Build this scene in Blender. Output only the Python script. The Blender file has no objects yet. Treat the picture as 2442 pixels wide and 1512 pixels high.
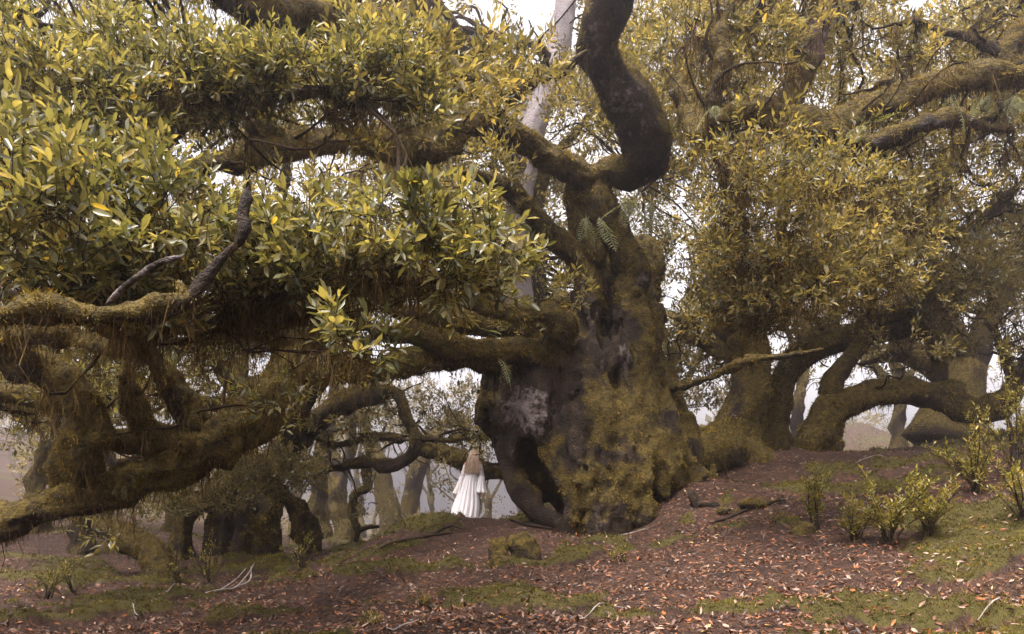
import bpy, math, random
import numpy as np
from mathutils import Matrix, Vector

random.seed(7)
RNG = np.random.default_rng(7)
R = math.radians
scene = bpy.context.scene
COL = scene.collection

# ------------------------------------------------------------------ camera, sky, sun, exposure
W, H, F, HY, CX, ZC = 2442.0, 1512.0, 1760.0, 1123.0, 1221.0, 1.5
cam_d = bpy.data.cameras.new('camera')
cam = bpy.data.objects.new('camera', cam_d); COL.objects.link(cam)
cam.location = (0, 0, ZC); cam.rotation_euler = (R(90), 0, 0)
cam_d.sensor_width = 36; cam_d.lens = F / W * 36
cam_d.shift_y = (HY - H / 2) / W
cam_d.clip_start = 0.05; cam_d.clip_end = 2000
scene.camera = cam

SUN_EL, SUN_ROT = R(68), R(215)
world = bpy.data.worlds.new('World'); scene.world = world; world.use_nodes = True
wn, wl = world.node_tree.nodes, world.node_tree.links
wn.clear()
sky = wn.new('ShaderNodeTexSky'); sky.sky_type = 'NISHITA'; sky.sun_disc = False
sky.sun_elevation = SUN_EL; sky.sun_rotation = SUN_ROT
sky.air_density = 1.0; sky.dust_density = 6.0; sky.ozone_density = 1.0
hs = wn.new('ShaderNodeHueSaturation'); hs.inputs['Saturation'].default_value = 0.12
warm = wn.new('ShaderNodeMix'); warm.data_type = 'RGBA'; warm.blend_type = 'MULTIPLY'
warm.inputs['Factor'].default_value = 1.0; warm.inputs['B'].default_value = (1.0, 0.955, 0.965, 1)
bg = wn.new('ShaderNodeBackground'); bg.inputs['Strength'].default_value = 0.125
wo = wn.new('ShaderNodeOutputWorld')
wl.new(sky.outputs[0], hs.inputs['Color']); wl.new(hs.outputs[0], warm.inputs['A'])
wl.new(warm.outputs['Result'], bg.inputs['Color']); wl.new(bg.outputs[0], wo.inputs['Surface'])

sun_d = bpy.data.lights.new('sun', 'SUN'); sun_d.energy = 1.5; sun_d.angle = R(12); sun_d.color = (1.0, 0.93, 0.83)
sun = bpy.data.objects.new('sun', sun_d); COL.objects.link(sun)
sun.location = (0, 0, 40)
sd = Vector((math.sin(SUN_ROT) * math.cos(SUN_EL), math.cos(SUN_ROT) * math.cos(SUN_EL), math.sin(SUN_EL)))
sun.rotation_euler = sd.to_track_quat('Z', 'Y').to_euler()

scene.view_settings.view_transform = 'Standard'; scene.view_settings.look = 'None'
scene.view_settings.exposure = 2.15; scene.view_settings.gamma = 1.0
scene.view_settings.use_curve_mapping = False
scene.render.engine = 'CYCLES'
cy = scene.cycles
cy.max_bounces = 4; cy.diffuse_bounces = 2; cy.glossy_bounces = 2; cy.transmission_bounces = 3
cy.volume_bounces = 1; cy.transparent_max_bounces = 4; cy.use_adaptive_sampling = True; cy.adaptive_threshold = 0.015; cy.use_denoising = True
cy.caustics_reflective = False; cy.caustics_refractive = False; cy.sample_clamp_indirect = 6
try: cy.denoiser = 'OPENIMAGEDENOISE'
except Exception: pass

# ------------------------------------------------------------------ helpers
def P(px, py, Y):
    return np.array([(px - CX) / F * Y, Y, ZC - (py - HY) / F * Y])

def hash3(i, j, k, s):
    h = i * np.uint32(374761393) + j * np.uint32(668265263) + k * np.uint32(2147483647) + np.uint32(s * 144665)
    h = (h ^ (h >> np.uint32(13))) * np.uint32(1274126177)
    h = (h ^ (h >> np.uint32(16))) * np.uint32(2246822519)
    return ((h ^ (h >> np.uint32(15))) & np.uint32(0xffff)).astype(np.float32) / 32767.5 - 1.0

def vnoise(p, seed=0):
    p = np.asarray(p, float)
    i = np.floor(p); f = (p - i).astype(np.float32); i = i.astype(np.int64).astype(np.uint32); u = f * f * (3 - 2 * f)
    x, y, z = i[..., 0], i[..., 1], i[..., 2]
    ux, uy, uz = u[..., 0], u[..., 1], u[..., 2]
    def L(a, b, t): return a + (b - a) * t
    o = np.uint32
    c = [[[hash3(x + o(a), y + o(b), z + o(d), seed) for d in (0, 1)] for b in (0, 1)] for a in (0, 1)]
    return L(L(L(c[0][0][0], c[1][0][0], ux), L(c[0][1][0], c[1][1][0], ux), uy),
             L(L(c[0][0][1], c[1][0][1], ux), L(c[0][1][1], c[1][1][1], ux), uy), uz)

def fbm(p, octv=3, seed=0):
    p = np.asarray(p, float); a, s, t = 1.0, 0.0, 0.0
    for o in range(octv):
        s = s + a * vnoise(p * 2 ** o + 17.3 * o, seed + o); t += a; a *= 0.5
    return s / t * 1.5

def norm(v):
    return v / np.maximum(np.linalg.norm(v, axis=-1, keepdims=True), 1e-9)

def sstep(a, b, x):
    t = np.clip((x - a) / (b - a), 0, 1); return t * t * (3 - 2 * t)

def mesh_np(name, V, Fc, attrs=None, smooth=False):
    """one mesh from numpy verts and faces of one size (3 or 4)"""
    V = np.asarray(V, np.float32); Fc = np.asarray(Fc, np.int32)
    me = bpy.data.meshes.new(name)
    n, k = Fc.shape
    me.vertices.add(len(V)); me.vertices.foreach_set('co', V.ravel())
    me.loops.add(n * k); me.loops.foreach_set('vertex_index', Fc.ravel())
    me.polygons.add(n)
    me.polygons.foreach_set('loop_start', np.arange(0, n * k, k, dtype=np.int32))
    try: me.polygons.foreach_set('loop_total', np.full(n, k, np.int32))
    except Exception: pass
    me.polygons.foreach_set('use_smooth', np.full(n, smooth, bool))
    for an, av in (attrs or {}).items():
        a = me.attributes.new(an, 'FLOAT', 'POINT'); a.data.foreach_set('value', np.asarray(av, np.float32))
    me.update(calc_edges=True)
    return me

def link(name, me, mat=None, parent=None):
    o = bpy.data.objects.new(name, me); COL.objects.link(o)
    if mat is not None and not me.materials: me.materials.append(mat)
    if parent is not None:
        o.parent = parent
        o.matrix_parent_inverse = full_inv(parent)
    return o

def full_inv(p):
    M = Matrix.Identity(4)
    while p is not None:
        M = (p.matrix_parent_inverse @ p.matrix_basis if p.parent else p.matrix_basis) @ M
        p = p.parent
    return M.inverted()

def tag(o, label=None, cat=None, group=None, kind=None):
    for k, v in (('label', label), ('category', cat), ('group', group), ('kind', kind)):
        if v: o[k] = v
    return o

def empty(name, loc, label, cat, group=None):
    o = bpy.data.objects.new(name, None); COL.objects.link(o)
    o.location = [float(a) for a in loc]; o.empty_display_size = 0.2
    return tag(o, label, cat, group)

class Bag:
    """collects faces of one size with per-vertex attributes"""
    def __init__(s): s.V, s.F, s.A, s.n = [], [], [], 0
    def add(s, V, Fc, A):
        s.V.append(V); s.F.append(np.asarray(Fc) + s.n); s.A.append(np.broadcast_to(A, (len(V),)) if np.ndim(A) < 1 else A); s.n += len(V)
    def empty(s): return s.n == 0
    def mesh(s, name, smooth=False):
        return mesh_np(name, np.concatenate(s.V), np.concatenate(s.F), {'tint': np.concatenate(s.A)}, smooth)

def catmull(pts, per):
    """pts (n,d) -> resampled smooth path, step per (function of index space)"""
    pts = np.asarray(pts, float)
    p = np.vstack([2 * pts[0] - pts[1], pts, 2 * pts[-1] - pts[-2]])
    out = []
    for i in range(1, len(p) - 2):
        d = np.linalg.norm(p[i + 1, :3] - p[i, :3]); n = max(2, int(d / per))
        t = np.linspace(0, 1, n, endpoint=False)[:, None]
        a, b, c, e = p[i - 1], p[i], p[i + 1], p[i + 2]
        out.append(0.5 * ((2 * b) + (-a + c) * t + (2 * a - 5 * b + 4 * c - e) * t ** 2 + (-a + 3 * b - 3 * c + e) * t ** 3))
    out.append(pts[-1:])
    return np.concatenate(out)

def tube(path, rad, ring, lump=0.1, seed=0, fine=0.012, cap=True):
    """path (n,3), rad (n) -> V, quads, frames; organic displaced tube"""
    n = len(path); T = norm(np.gradient(path, axis=0))
    u = np.cross(T[0], [0, 0, 1.0]); u = np.cross(T[0], [1.0, 0, 0]) if np.linalg.norm(u) < 0.1 else u
    U = np.zeros_like(path); u = u / np.linalg.norm(u)
    for i in range(n):
        u = u - T[i] * (u @ T[i]); u = u / max(np.linalg.norm(u), 1e-9); U[i] = u
    B = np.cross(T, U)
    a = np.linspace(0, 2 * math.pi, ring, endpoint=False)
    D = np.cos(a)[None, :, None] * U[:, None] + np.sin(a)[None, :, None] * B[:, None]
    r = np.array(rad, float).copy()
    if cap:
        r[0] *= 0.45; r[-1] *= 0.45
    base = path[:, None] + D * r[:, None, None]
    if lump > 0:
        rm = np.maximum(r, 0.02)[:, None]
        fr = 0.55 / np.maximum(np.median(rad), 0.05)
        q = base * fr
        disp = rm * lump * 1.6 * fbm(q, 2, seed) + rm * lump * 0.6 * fbm(base * fr * 3.1 + 5, 2, seed + 9)
        if fine: disp = disp + fine * 4.0 * np.clip(rm / .1 - .15, 0, 1) * fbm(base * 6.5, 2, seed + 3)
        base = base + D * disp[..., None]
    V = base.reshape(-1, 3)
    i = np.arange(n - 1)[:, None] * ring; j = np.arange(ring)[None, :]; j2 = (j + 1) % ring
    Q = np.stack([i + j, i + j2, i + ring + j2, i + ring + j], -1).reshape(-1, 4)
    if cap:
        V = np.vstack([V, path[0] - T[0] * r[0] * 0.4, path[-1] + T[-1] * r[-1] * 0.4])
        c0, c1 = n * ring, n * ring + 1
        jj = np.arange(ring)
        h = jj[: ring - ring % 2 : 2]
        Q0 = np.stack([np.full(len(h), c0), (h + 2) % ring, (h + 1) % ring, h], -1)
        e = (n - 1) * ring
        Q1 = np.stack([np.full(len(h), c1), e + h, e + (h + 1) % ring, e + (h + 2) % ring], -1)
        Q = np.vstack([Q, Q0, Q1])
    return V, Q

def vnormals(V, Q):
    tri = Q[:, :3]
    fn = np.cross(V[Q[:, 1]] - V[Q[:, 0]], V[Q[:, 2]] - V[Q[:, 0]])
    if Q.shape[1] == 4: fn = np.cross(V[Q[:, 2]] - V[Q[:, 0]], V[Q[:, 3]] - V[Q[:, 1]])
    N = np.zeros_like(V)
    for k in range(Q.shape[1]): np.add.at(N, Q[:, k], fn)
    return norm(N), fn

# ------------------------------------------------------------------ materials
def S(r, g, b):
    f = lambda c: (c / 255 / 12.92) if c / 255 <= 0.04045 else ((c / 255 + 0.055) / 1.055) ** 2.4
    return (f(r), f(g), f(b), 1)

def ramp(nt, fac, stops, interp='LINEAR'):
    n = nt.nodes.new('ShaderNodeValToRGB'); n.color_ramp.interpolation = interp
    e = n.color_ramp.elements
    while len(e) < len(stops): e.new(0.5)
    for k, (p, c) in enumerate(stops): e[k].position = p; e[k].color = (*c[:3], 1)
    nt.links.new(fac, n.inputs['Fac']); return n.outputs['Color']

def new_mat(name):
    m = bpy.data.materials.new(name); m.use_nodes = True
    nt = m.node_tree; b = nt.nodes['Principled BSDF']; return m, nt, b

def attr(nt, name):
    n = nt.nodes.new('ShaderNodeAttribute'); n.attribute_name = name; return n.outputs['Fac']

def noise(nt, scale, detail=4, rough=0.6, vec=None):
    n = nt.nodes.new('ShaderNodeTexNoise'); n.inputs['Scale'].default_value = scale
    n.inputs['Detail'].default_value = detail; n.inputs['Roughness'].default_value = rough
    if vec is None:
        tc = nt.nodes.new('ShaderNodeNewGeometry'); vec = tc.outputs['Position']
    nt.links.new(vec, n.inputs['Vector']); return n.outputs['Fac']

def mixc(nt, fac, a, b):
    n = nt.nodes.new('ShaderNodeMix'); n.data_type = 'RGBA'
    for s, v in (('Factor', fac), ('A', a), ('B', b)):
        if hasattr(v, 'is_linked'): nt.links.new(v, n.inputs[s])
        else: n.inputs[s].default_value = v
    return n.outputs['Result']

def mathn(nt, op, a, b=None, clamp=False):
    n = nt.nodes.new('ShaderNodeMath'); n.operation = op; n.use_clamp = clamp
    for k, v in ((0, a), (1, b)):
        if v is None: continue
        if hasattr(v, 'is_linked'): nt.links.new(v, n.inputs[k])
        else: n.inputs[k].default_value = v
    return n.outputs[0]

def bump(nt, b, h, strength, dist=0.02):
    n = nt.nodes.new('ShaderNodeBump'); n.inputs['Strength'].default_value = strength; n.inputs['Distance'].default_value = dist
    nt.links.new(h, n.inputs['Height']); nt.links.new(n.outputs[0], b.inputs['Normal'])

def leaf_mat(name, stops, trans=0.35, rough=0.34, spec=0.5):
    m, nt, b = new_mat(name)
    c = ramp(nt, attr(nt, 'tint'), stops)
    nt.links.new(c, b.inputs['Base Color']); b.inputs['Roughness'].default_value = rough
    b.inputs['Specular IOR Level'].default_value = spec
    t = nt.nodes.new('ShaderNodeBsdfTranslucent')
    g = nt.nodes.new('ShaderNodeMix'); g.data_type = 'RGBA'; g.blend_type = 'MULTIPLY'; g.inputs['Factor'].default_value = 1
    nt.links.new(c, g.inputs['A']); g.inputs['B'].default_value = (1.5, 1.35, 0.6, 1)
    nt.links.new(g.outputs['Result'], t.inputs['Color'])
    mx = nt.nodes.new('ShaderNodeMixShader'); mx.inputs[0].default_value = trans
    out = nt.nodes['Material Output']
    nt.links.new(b.outputs[0], mx.inputs[1]); nt.links.new(t.outputs[0], mx.inputs[2]); nt.links.new(mx.outputs[0], out.inputs['Surface'])
    return m

LEAF_NEAR = leaf_mat('laurel_leaf_green', [(0, (0.035, 0.038, 0.016)), (0.3, (0.10, 0.099, 0.042)), (0.7, (0.205, 0.185, 0.082)), (0.96, (0.32, 0.265, 0.11)), (1.0, (0.42, 0.30, 0.06))], 0.45, 0.36, 0.55)
LEAF_MID = leaf_mat('laurel_leaf_olive', [(0, (0.045, 0.04, 0.018)), (0.4, (0.135, 0.117, 0.05)), (0.85, (0.265, 0.213, 0.095)), (1.0, (0.36, 0.26, 0.08))], 0.52, 0.38, 0.5)
LEAF_FAR = leaf_mat('laurel_leaf_pale', [(0, (0.05, 0.044, 0.02)), (0.5, (0.125, 0.106, 0.048)), (1.0, (0.24, 0.19, 0.085))], 0.5, 0.45, 0.4)
LEAF_SHRUB = leaf_mat('shrub_leaf', [(0, (0.06, 0.07, 0.014)), (0.5, (0.20, 0.17, 0.032)), (0.9, (0.32, 0.245, 0.045)), (1.0, (0.40, 0.26, 0.03))], 0.35, 0.42, 0.4)
FERN_M = leaf_mat('fern_frond', [(0, (0.12, 0.13, 0.06)), (1, (0.26, 0.26, 0.14))], 0.35, 0.5, 0.3)

def fuzz_mat(name, stops, trans=0.2):
    m = leaf_mat(name, stops, trans, 0.85, 0.15); return m
MOSS = fuzz_mat('moss_fuzz', [(0, (0.018, 0.013, 0.004)), (0.42, (0.12, 0.085, 0.016)), (0.8, (0.26, 0.178, 0.031)), (1, (0.42, 0.26, 0.05))], 0.28)
BEARD = fuzz_mat('beard_moss', [(0, (0.025, 0.016, 0.007)), (0.5, (0.085, 0.053, 0.019)), (1, (0.18, 0.11, 0.035))], 0.3)
MOSS_G = fuzz_mat('ground_moss', [(0, (0.035, 0.032, 0.008)), (0.5, (0.105, 0.09, 0.018)), (0.9, (0.20, 0.16, 0.03)), (1, (0.28, 0.205, 0.042))])
LITTER = leaf_mat('fallen_leaf', [(0, (0.018, 0.010, 0.007)), (0.35, (0.065, 0.029, 0.018)), (0.58, (0.14, 0.06, 0.031)), (0.74, (0.30, 0.098, 0.026)), (0.80, (0.19, 0.115, 0.08)), (0.95, (0.34, 0.23, 0.175)), (1, (0.42, 0.31, 0.10))], 0.12, 0.5, 0.4)

def wood_mat(name, dark, mid, pale, moss_a, moss_b):
    m, nt, b = new_mat(name)
    n1 = noise(nt, 3.0, 5); n2 = noise(nt, 26, 4, 0.7); n3 = noise(nt, 7, 4, 0.65)
    tc = nt.nodes.new('ShaderNodeNewGeometry')
    mp = nt.nodes.new('ShaderNodeMapping'); mp.inputs['Scale'].default_value = (16, 16, 22)
    nt.links.new(tc.outputs['Position'], mp.inputs['Vector'])
    n4 = noise(nt, 1.0, 3, 0.6, mp.outputs[0])
    bark = mixc(nt, ramp(nt, n1, [(0.35, (0, 0, 0)), (0.7, (1, 1, 1))]), dark, mid)
    bark = mixc(nt, ramp(nt, n4, [(0.52, (0, 0, 0)), (0.75, (0.18, 0.18, 0.18))]), bark, mid)
    pf = mathn(nt, 'ADD', attr(nt, 'pale'), mathn(nt, 'MULTIPLY', mathn(nt, 'SUBTRACT', n3, 0.5), 1.6))
    pf = ramp(nt, pf, [(0.42, (0, 0, 0)), (0.72, (1, 1, 1))])
    bark = mixc(nt, pf, bark, mixc(nt, n2, pale, (pale[0] * 0.55, pale[1] * 0.52, pale[2] * 0.52, 1)))
    moss = mixc(nt, ramp(nt, mathn(nt, 'ADD', mathn(nt, 'MULTIPLY', n2, .5), mathn(nt, 'MULTIPLY', noise(nt, 9, 3), .5)), [(0.38, (0, 0, 0)), (0.62, (1, 1, 1))]), moss_a, moss_b)
    mf = mathn(nt, 'ADD', attr(nt, 'moss'), mathn(nt, 'MULTIPLY', mathn(nt, 'SUBTRACT', n3, 0.5), 0.8))
    mf = ramp(nt, mf, [(0.35, (0, 0, 0)), (0.55, (1, 1, 1))])
    nt.links.new(mixc(nt, mf, bark, moss), b.inputs['Base Color'])
    b.inputs['Roughness'].default_value = 0.8; b.inputs['Specular IOR Level'].default_value = 0.25
    bump(nt, b, mathn(nt, 'ADD', n2, n4), 1.0, 0.05)
    return m
WOOD = wood_mat('mossy_bark', (0.012, 0.007, 0.0045, 1), (0.045, 0.028, 0.017, 1), (0.24, 0.20, 0.195, 1), (0.015, 0.010, 0.003, 1), (0.125, 0.085, 0.015, 1))
WOOD_PALE = wood_mat('pale_lilac_bark', (0.10, 0.085, 0.085, 1), (0.22, 0.19, 0.19, 1), (0.46, 0.41, 0.42, 1), (0.02, 0.014, 0.004, 1), (0.08, 0.055, 0.01, 1))
WOOD_RED = wood_mat('reddish_bark', (0.03, 0.015, 0.011, 1), (0.085, 0.04, 0.03, 1), (0.25, 0.2, 0.2, 1), (0.03, 0.02, 0.004, 1), (0.09, 0.058, 0.010, 1))
TWIG, _nt, _b = new_mat('twig_bark')
_b.inputs['Specular IOR Level'].default_value = 0.05; _b.inputs['Roughness'].default_value = 1.0
_nt.links.new(mixc(_nt, noise(_nt, 18), (0.011, 0.007, 0.005, 1), (0.035, 0.024, 0.014, 1)), _b.inputs['Base Color'])
PALEWOOD, _nt, _b = new_mat('bleached_wood'); _b.inputs['Roughness'].default_value = 0.8
_nt.links.new(mixc(_nt, noise(_nt, 24), (0.12, 0.10, 0.09, 1), (0.36, 0.31, 0.29, 1)), _b.inputs['Base Color'])

# ------------------------------------------------------------------ terrain
CTRL = [(1221, 1515, 6.5), (2442, 1512, 6.2), (0, 1512, 8.0), (600, 1512, 7.0), (1900, 1512, 6.2), (1300, 1400, 9), (700, 1420, 10), (1000, 1335, 12.3),
        (0, 1400, 12), (390, 1400, 14), (230, 1270, 21), (0, 1275, 22), (560, 1335, 18.5), (740, 1318, 18.8), (760, 1345, 15.5), (880, 1300, 15),
        (1000, 1256, 15.2), (1100, 1244, 15.0), (1200, 1243, 15.0), (1105, 1262, 16.0), (1040, 1285, 17.5), (1270, 1256, 15.4), (1370, 1262, 14.5), (1500, 1254, 14.1), (1545, 1232, 14.1),
        (1600, 1158, 14.9), (1685, 1138, 15.2), (1725, 1165, 16.2), (1790, 1110, 17.3), (1740, 1080, 18.9), (1930, 1085, 18.8), (2075, 1088, 20), (2260, 1055, 24.5),
        (2350, 1045, 20), (2442, 1105, 11), (2442, 1310, 8.3), (2200, 1400, 7.6), (1950, 1265, 10.8), (1700, 1320, 10.2), (2120, 1190, 13.5), (2300, 1220, 10),
        (900, 1314, 26), (930, 1304, 42), (818, 1318, 37), (1750, 1210, 13.2), (1560, 1300, 11.5), (640, 1480, 8.2), (1300, 1330, 11.4)]
cp = [P(*c) for c in CTRL] + [np.array(c, float) for c in [
    (0, -12, 0.0), (-16, -10, -0.6), (16, -10, 1.6), (0, 2, 0.05), (-7, 3, -0.35), (6, 3, 0.35), (9, 6, 1.2), (-14, 8, -0.3), (-12, 14, -0.4), (-30, 12, 0.2), (-30, 35, 0.6), (-12, 32, -0.9), (0, 42, -2.4),
    (22, 10, 4.0), (22, 20, 3.4), (14, 27, 2.2), (20, 38, 0.6), (34, 34, 1.5), (31, 70, 6.4), (46, 62, 0.5), (56, 60, -1), (0, 62, -4.6), (-14, 62, -4.2), (-34, 60, 0.5), (-60, 50, 4), (-2, 95, -8.0), (-20, 95, -7.0), (-60, -30, 0), (60, -30, 4), (50, 110, 4), (75, 110, 0), (-75, 110, 5), (-4, 125, -11.0), (-28, 125, -10.0)]]
cp = np.array(cp)
def _phi(r): return np.sqrt(r * r + 0.8)
def _fit():
    n = len(cp); xy = cp[:, :2]
    A = _phi(np.linalg.norm(xy[:, None] - xy[None], axis=-1)) - 0.02 * np.eye(n)
    Pm = np.hstack([np.ones((n, 1)), xy])
    M = np.block([[A, Pm], [Pm.T, np.zeros((3, 3))]])
    return np.linalg.solve(M, np.concatenate([cp[:, 2], np.zeros(3)]))
_w = _fit()
def _base(x, y):
    xy = np.stack([np.clip(x, -70, 70), np.clip(y, -35, 130)], -1)
    out = _w[-3] + xy @ _w[-2:]
    for k in range(len(cp)):
        out = out + _w[k] * _phi(np.hypot(xy[..., 0] - cp[k, 0], xy[..., 1] - cp[k, 1]))
    return out
# patches of moss on the ground: (px, py on the ground, radius in m)
MOSS_SPOTS = []
def moss_mask(x, y):
    p = np.stack([x, y, np.zeros_like(x)], -1)
    f = fbm(p * np.array([0.55, 0.8, 1]), 3, 41) + 0.5 * fbm(p * 2.2, 2, 44) + .3 * fbm(p * 6, 2, 45)
    bias = np.full_like(x, -0.41)
    for (sx, sy, sr, amt) in MOSS_SPOTS:
        bias = bias + amt * np.exp(-(((x - sx) / sr) ** 2 + ((y - sy) / (sr * 1.2)) ** 2))
    return sstep(0.02, 0.34, f + bias)
def far_relief(x, y):
    # hills all round, except the valley that falls away behind the dip
    a = x / np.maximum(y, 1.0); v = sstep(-.46, -.34, a) * sstep(.12, .02, a) * (y > 20)
    d = np.clip(np.hypot(x, y - 20) - 75, 0, 60)
    w = sstep(.46, .54, a) * sstep(1.1, .9, a) * (y > 20)
    return d * .10 * (1 - v) * (1 - w) - w * np.clip(y - 60, 0, 200) * .03 - v * np.clip(y - 128, 0, 200) * .095
def height(x, y):
    x = np.asarray(x, float); y = np.asarray(y, float)
    p = np.stack([x, y, np.zeros_like(x)], -1)
    z = _base(x, y) + far_relief(x, y) + 0.10 * fbm(p * 0.55, 2, 3) + 0.06 * fbm(p * 2.1, 3, 5) + 0.012 * vnoise(p * 9, 6)
    return z + 0.105 * moss_mask(x, y) * (1 + 0.7 * vnoise(p * 4.3, 8))
def h1(x, y): return float(height(np.array([x]), np.array([y]))[0])
def G(px, py):
    """where the sight line through a photo pixel meets the ground"""
    Y = np.linspace(4, 60, 1500)
    q = P(px, py, 1.0) - np.array([0, 0, ZC])
    z = ZC + q[2] * Y; hit = np.nonzero(z < height(q[0] * Y, Y))[0]
    y = Y[hit[0]] if len(hit) else 60.0
    return np.array([q[0] * y, y, h1(q[0] * y, y)])
_sp = []
for (px, py, r, a) in [(1700, 1440, .55, .9), (1510, 1400, .4, .8), (2180, 1440, .8, .8), (2020, 1480, .6, .8), (2330, 1290, .7, .8), (2150, 1350, .6, .6), (2420, 1230, .7, .9), (1360, 1470, .5, .6), (1180, 1490, .4, .5),
                       (620, 1390, 1.0, .4), (250, 1440, 1.0, .4), (100, 1490, .9, .5), (900, 1330, .8, .45), (480, 1440, .8, .4), (1050, 1250, .8, .8), (1420, 1330, .5, .4), (1900, 1290, .5, .5), (1980, 1170, 1.2, .5), (2230, 1090, 1.6, .5), (300, 1330, 1.0, .3), (1550, 1470, .5, .5)]:
    g = G(px, py); _sp.append((g[0], g[1], r, a))
MOSS_SPOTS += _sp

def build_ground():
    def lin(*seg):
        out = []
        for a, b, s in seg: out += list(np.arange(a, b, s))
        return np.array(out)
    far = [33, 38, 44, 50, 58, 66, 76, 88, 105, 130, 170, 230]
    xs = np.concatenate([-np.array(far[::-1]), lin((-28, -9.5, 0.7), (-9.5, 9.5, 0.11), (9.5, 28, 0.7)), [28], far])
    ys = np.concatenate([[-220, -120, -70, -40], lin((-25, 4, 1.0), (4, 17, 0.11), (17, 32, 0.25), (32, 70, 1.6)), [70, 76, 83, 90, 100, 110, 120, 135, 150, 170, 190, 215, 240]])
    X, Y = np.meshgrid(xs, ys)
    x, y = X.ravel(), Y.ravel()
    z = height(x, y)
    V = np.stack([x, y, z], -1)
    nx, ny = len(xs), len(ys)
    i, j = np.meshgrid(np.arange(ny - 1), np.arange(nx - 1), indexing='ij')
    a = (i * nx + j).ravel()
    Q = np.stack([a, a + 1, a + nx + 1, a + nx], -1)
    m, nt, b = new_mat('forest_floor')
    n1 = noise(nt, 1.3, 5); n2 = noise(nt, 14, 5, 0.7); n3 = noise(nt, 55, 3, 0.7)
    soil = mixc(nt, ramp(nt, n1, [(0.35, (0, 0, 0)), (0.65, (1, 1, 1))]), (0.02, 0.011, 0.008, 1), (0.05, 0.025, 0.017, 1))
    vo = nt.nodes.new('ShaderNodeTexVoronoi'); vo.inputs['Scale'].default_value = 17
    tc = nt.nodes.new('ShaderNodeNewGeometry'); mp = nt.nodes.new('ShaderNodeMapping'); mp.inputs['Scale'].default_value = (1, 1, 0.2)
    nt.links.new(tc.outputs['Position'], mp.inputs[0]); nt.links.new(mp.outputs[0], vo.inputs['Vector'])
    sep = nt.nodes.new('ShaderNodeSeparateColor'); nt.links.new(vo.outputs['Color'], sep.inputs[0])
    fl = ramp(nt, sep.outputs[0], [(0, (0.014, 0.008, 0.006)), (0.45, (0.032, 0.017, 0.012)), (0.75, (0.07, 0.034, 0.02)), (0.93, (0.15, 0.065, 0.03)), (1, (0.22, 0.16, 0.13))])
    soil = mixc(nt, ramp(nt, n2, [(0.42, (0, 0, 0)), (0.6, (0.8, 0.8, 0.8))]), soil, fl)
    moss = mixc(nt, n3, (0.026, 0.021, 0.006, 1), (0.075, 0.06, 0.014, 1))
    mf = mathn(nt, 'ADD', attr(nt, 'moss'), mathn(nt, 'MULTIPLY', mathn(nt, 'SUBTRACT', n2, 0.5), 0.7))
    nt.links.new(mixc(nt, ramp(nt, mf, [(0.35, (0, 0, 0)), (0.6, (1, 1, 1))]), soil, moss), b.inputs['Base Color'])
    b.inputs['Roughness'].default_value = 0.9; b.inputs['Specular IOR Level'].default_value = 0.2
    bump(nt, b, mathn(nt, 'ADD', n2, n3), 0.8, 0.03)
    o = link('ground', mesh_np('ground', V, Q, {'moss': np.maximum(moss_mask(x, y), .3 * sstep(24, 36, y))}, True), m)
    tag(o, kind='structure')
build_ground()

# ------------------------------------------------------------------ leaves, twigs, moss: vectorised makers
# templates in (along, across, up) of a unit leaf
LEAF8 = (np.array([(0, 0, 0), (.17, -.30, .03), (.17, 0, -.02), (.17, .30, .03), (.48, -.5, .03), (.48, 0, -.06), (.48, .5, .03), (.8, -.33, -.02), (.8, 0, -.09), (.8, .33, -.02), (1, 0, -.14)], float),
         np.array([(0, 1, 2), (0, 2, 3), (1, 4, 5), (1, 5, 2), (2, 5, 6), (2, 6, 3), (4, 7, 8), (4, 8, 5), (5, 8, 9), (5, 9, 6), (7, 10, 8), (8, 10, 9)]))
LEAF6 = (np.array([(0, 0, 0), (.24, -.40, .03), (.24, 0, -.04), (.24, .40, .03), (.66, -.46, .02), (.66, 0, -.08), (.66, .46, .02), (1, 0, -.12)], float), np.array([(0, 1, 2), (0, 2, 3), (1, 4, 5), (1, 5, 2), (2, 5, 6), (2, 6, 3), (4, 7, 5), (5, 7, 6)]))
LEAF4 = (np.array([(0, 0, 0), (.45, -.5, .04), (.45, 0, -.04), (.45, .5, .04), (1, 0, -.06)], float), np.array([(0, 1, 2), (0, 2, 3), (1, 4, 2), (2, 4, 3)]))
LEAF2 = (np.array([(0, 0, 0), (.5, -.5, .05), (1, 0, 0), (.5, .5, .05)], float), np.array([(0, 1, 2), (0, 2, 3)]))
CURL = (np.array([(0, 0, .0), (.25, -.4, .10), (.3, 0, .0), (.25, .4, .12), (.7, -.42, .16), (.7, 0, .06), (.7, .42, .1), (1, 0, .2)], float), np.array([(0, 1, 2), (0, 2, 3), (1, 4, 5), (1, 5, 2), (2, 5, 6), (2, 6, 3), (4, 7, 5), (5, 7, 6)]))

def leaves_into(bag, base, ax, nr, ln, wd, tint, tpl):
    T, Fc = tpl; sd_ = np.cross(nr, ax)
    V = base[:, None] + T[None, :, 0, None] * (ax * ln[:, None])[:, None] + T[None, :, 1, None] * (sd_ * wd[:, None])[:, None] + T[None, :, 2, None] * (nr * ln[:, None])[:, None]
    n, k = len(base), len(T)
    Fa = (np.arange(n)[:, None, None] * k + Fc[None]).reshape(-1, 3)
    bag.add(V.reshape(-1, 3), Fa, np.repeat(tint, k))

def perp(d):
    r = np.where(np.abs(d[:, 2:3]) < 0.9, np.array([[0, 0, 1.0]]), np.array([[1.0, 0, 0]]))
    e1 = norm(np.cross(d, r)); return e1, np.cross(d, e1)

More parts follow.
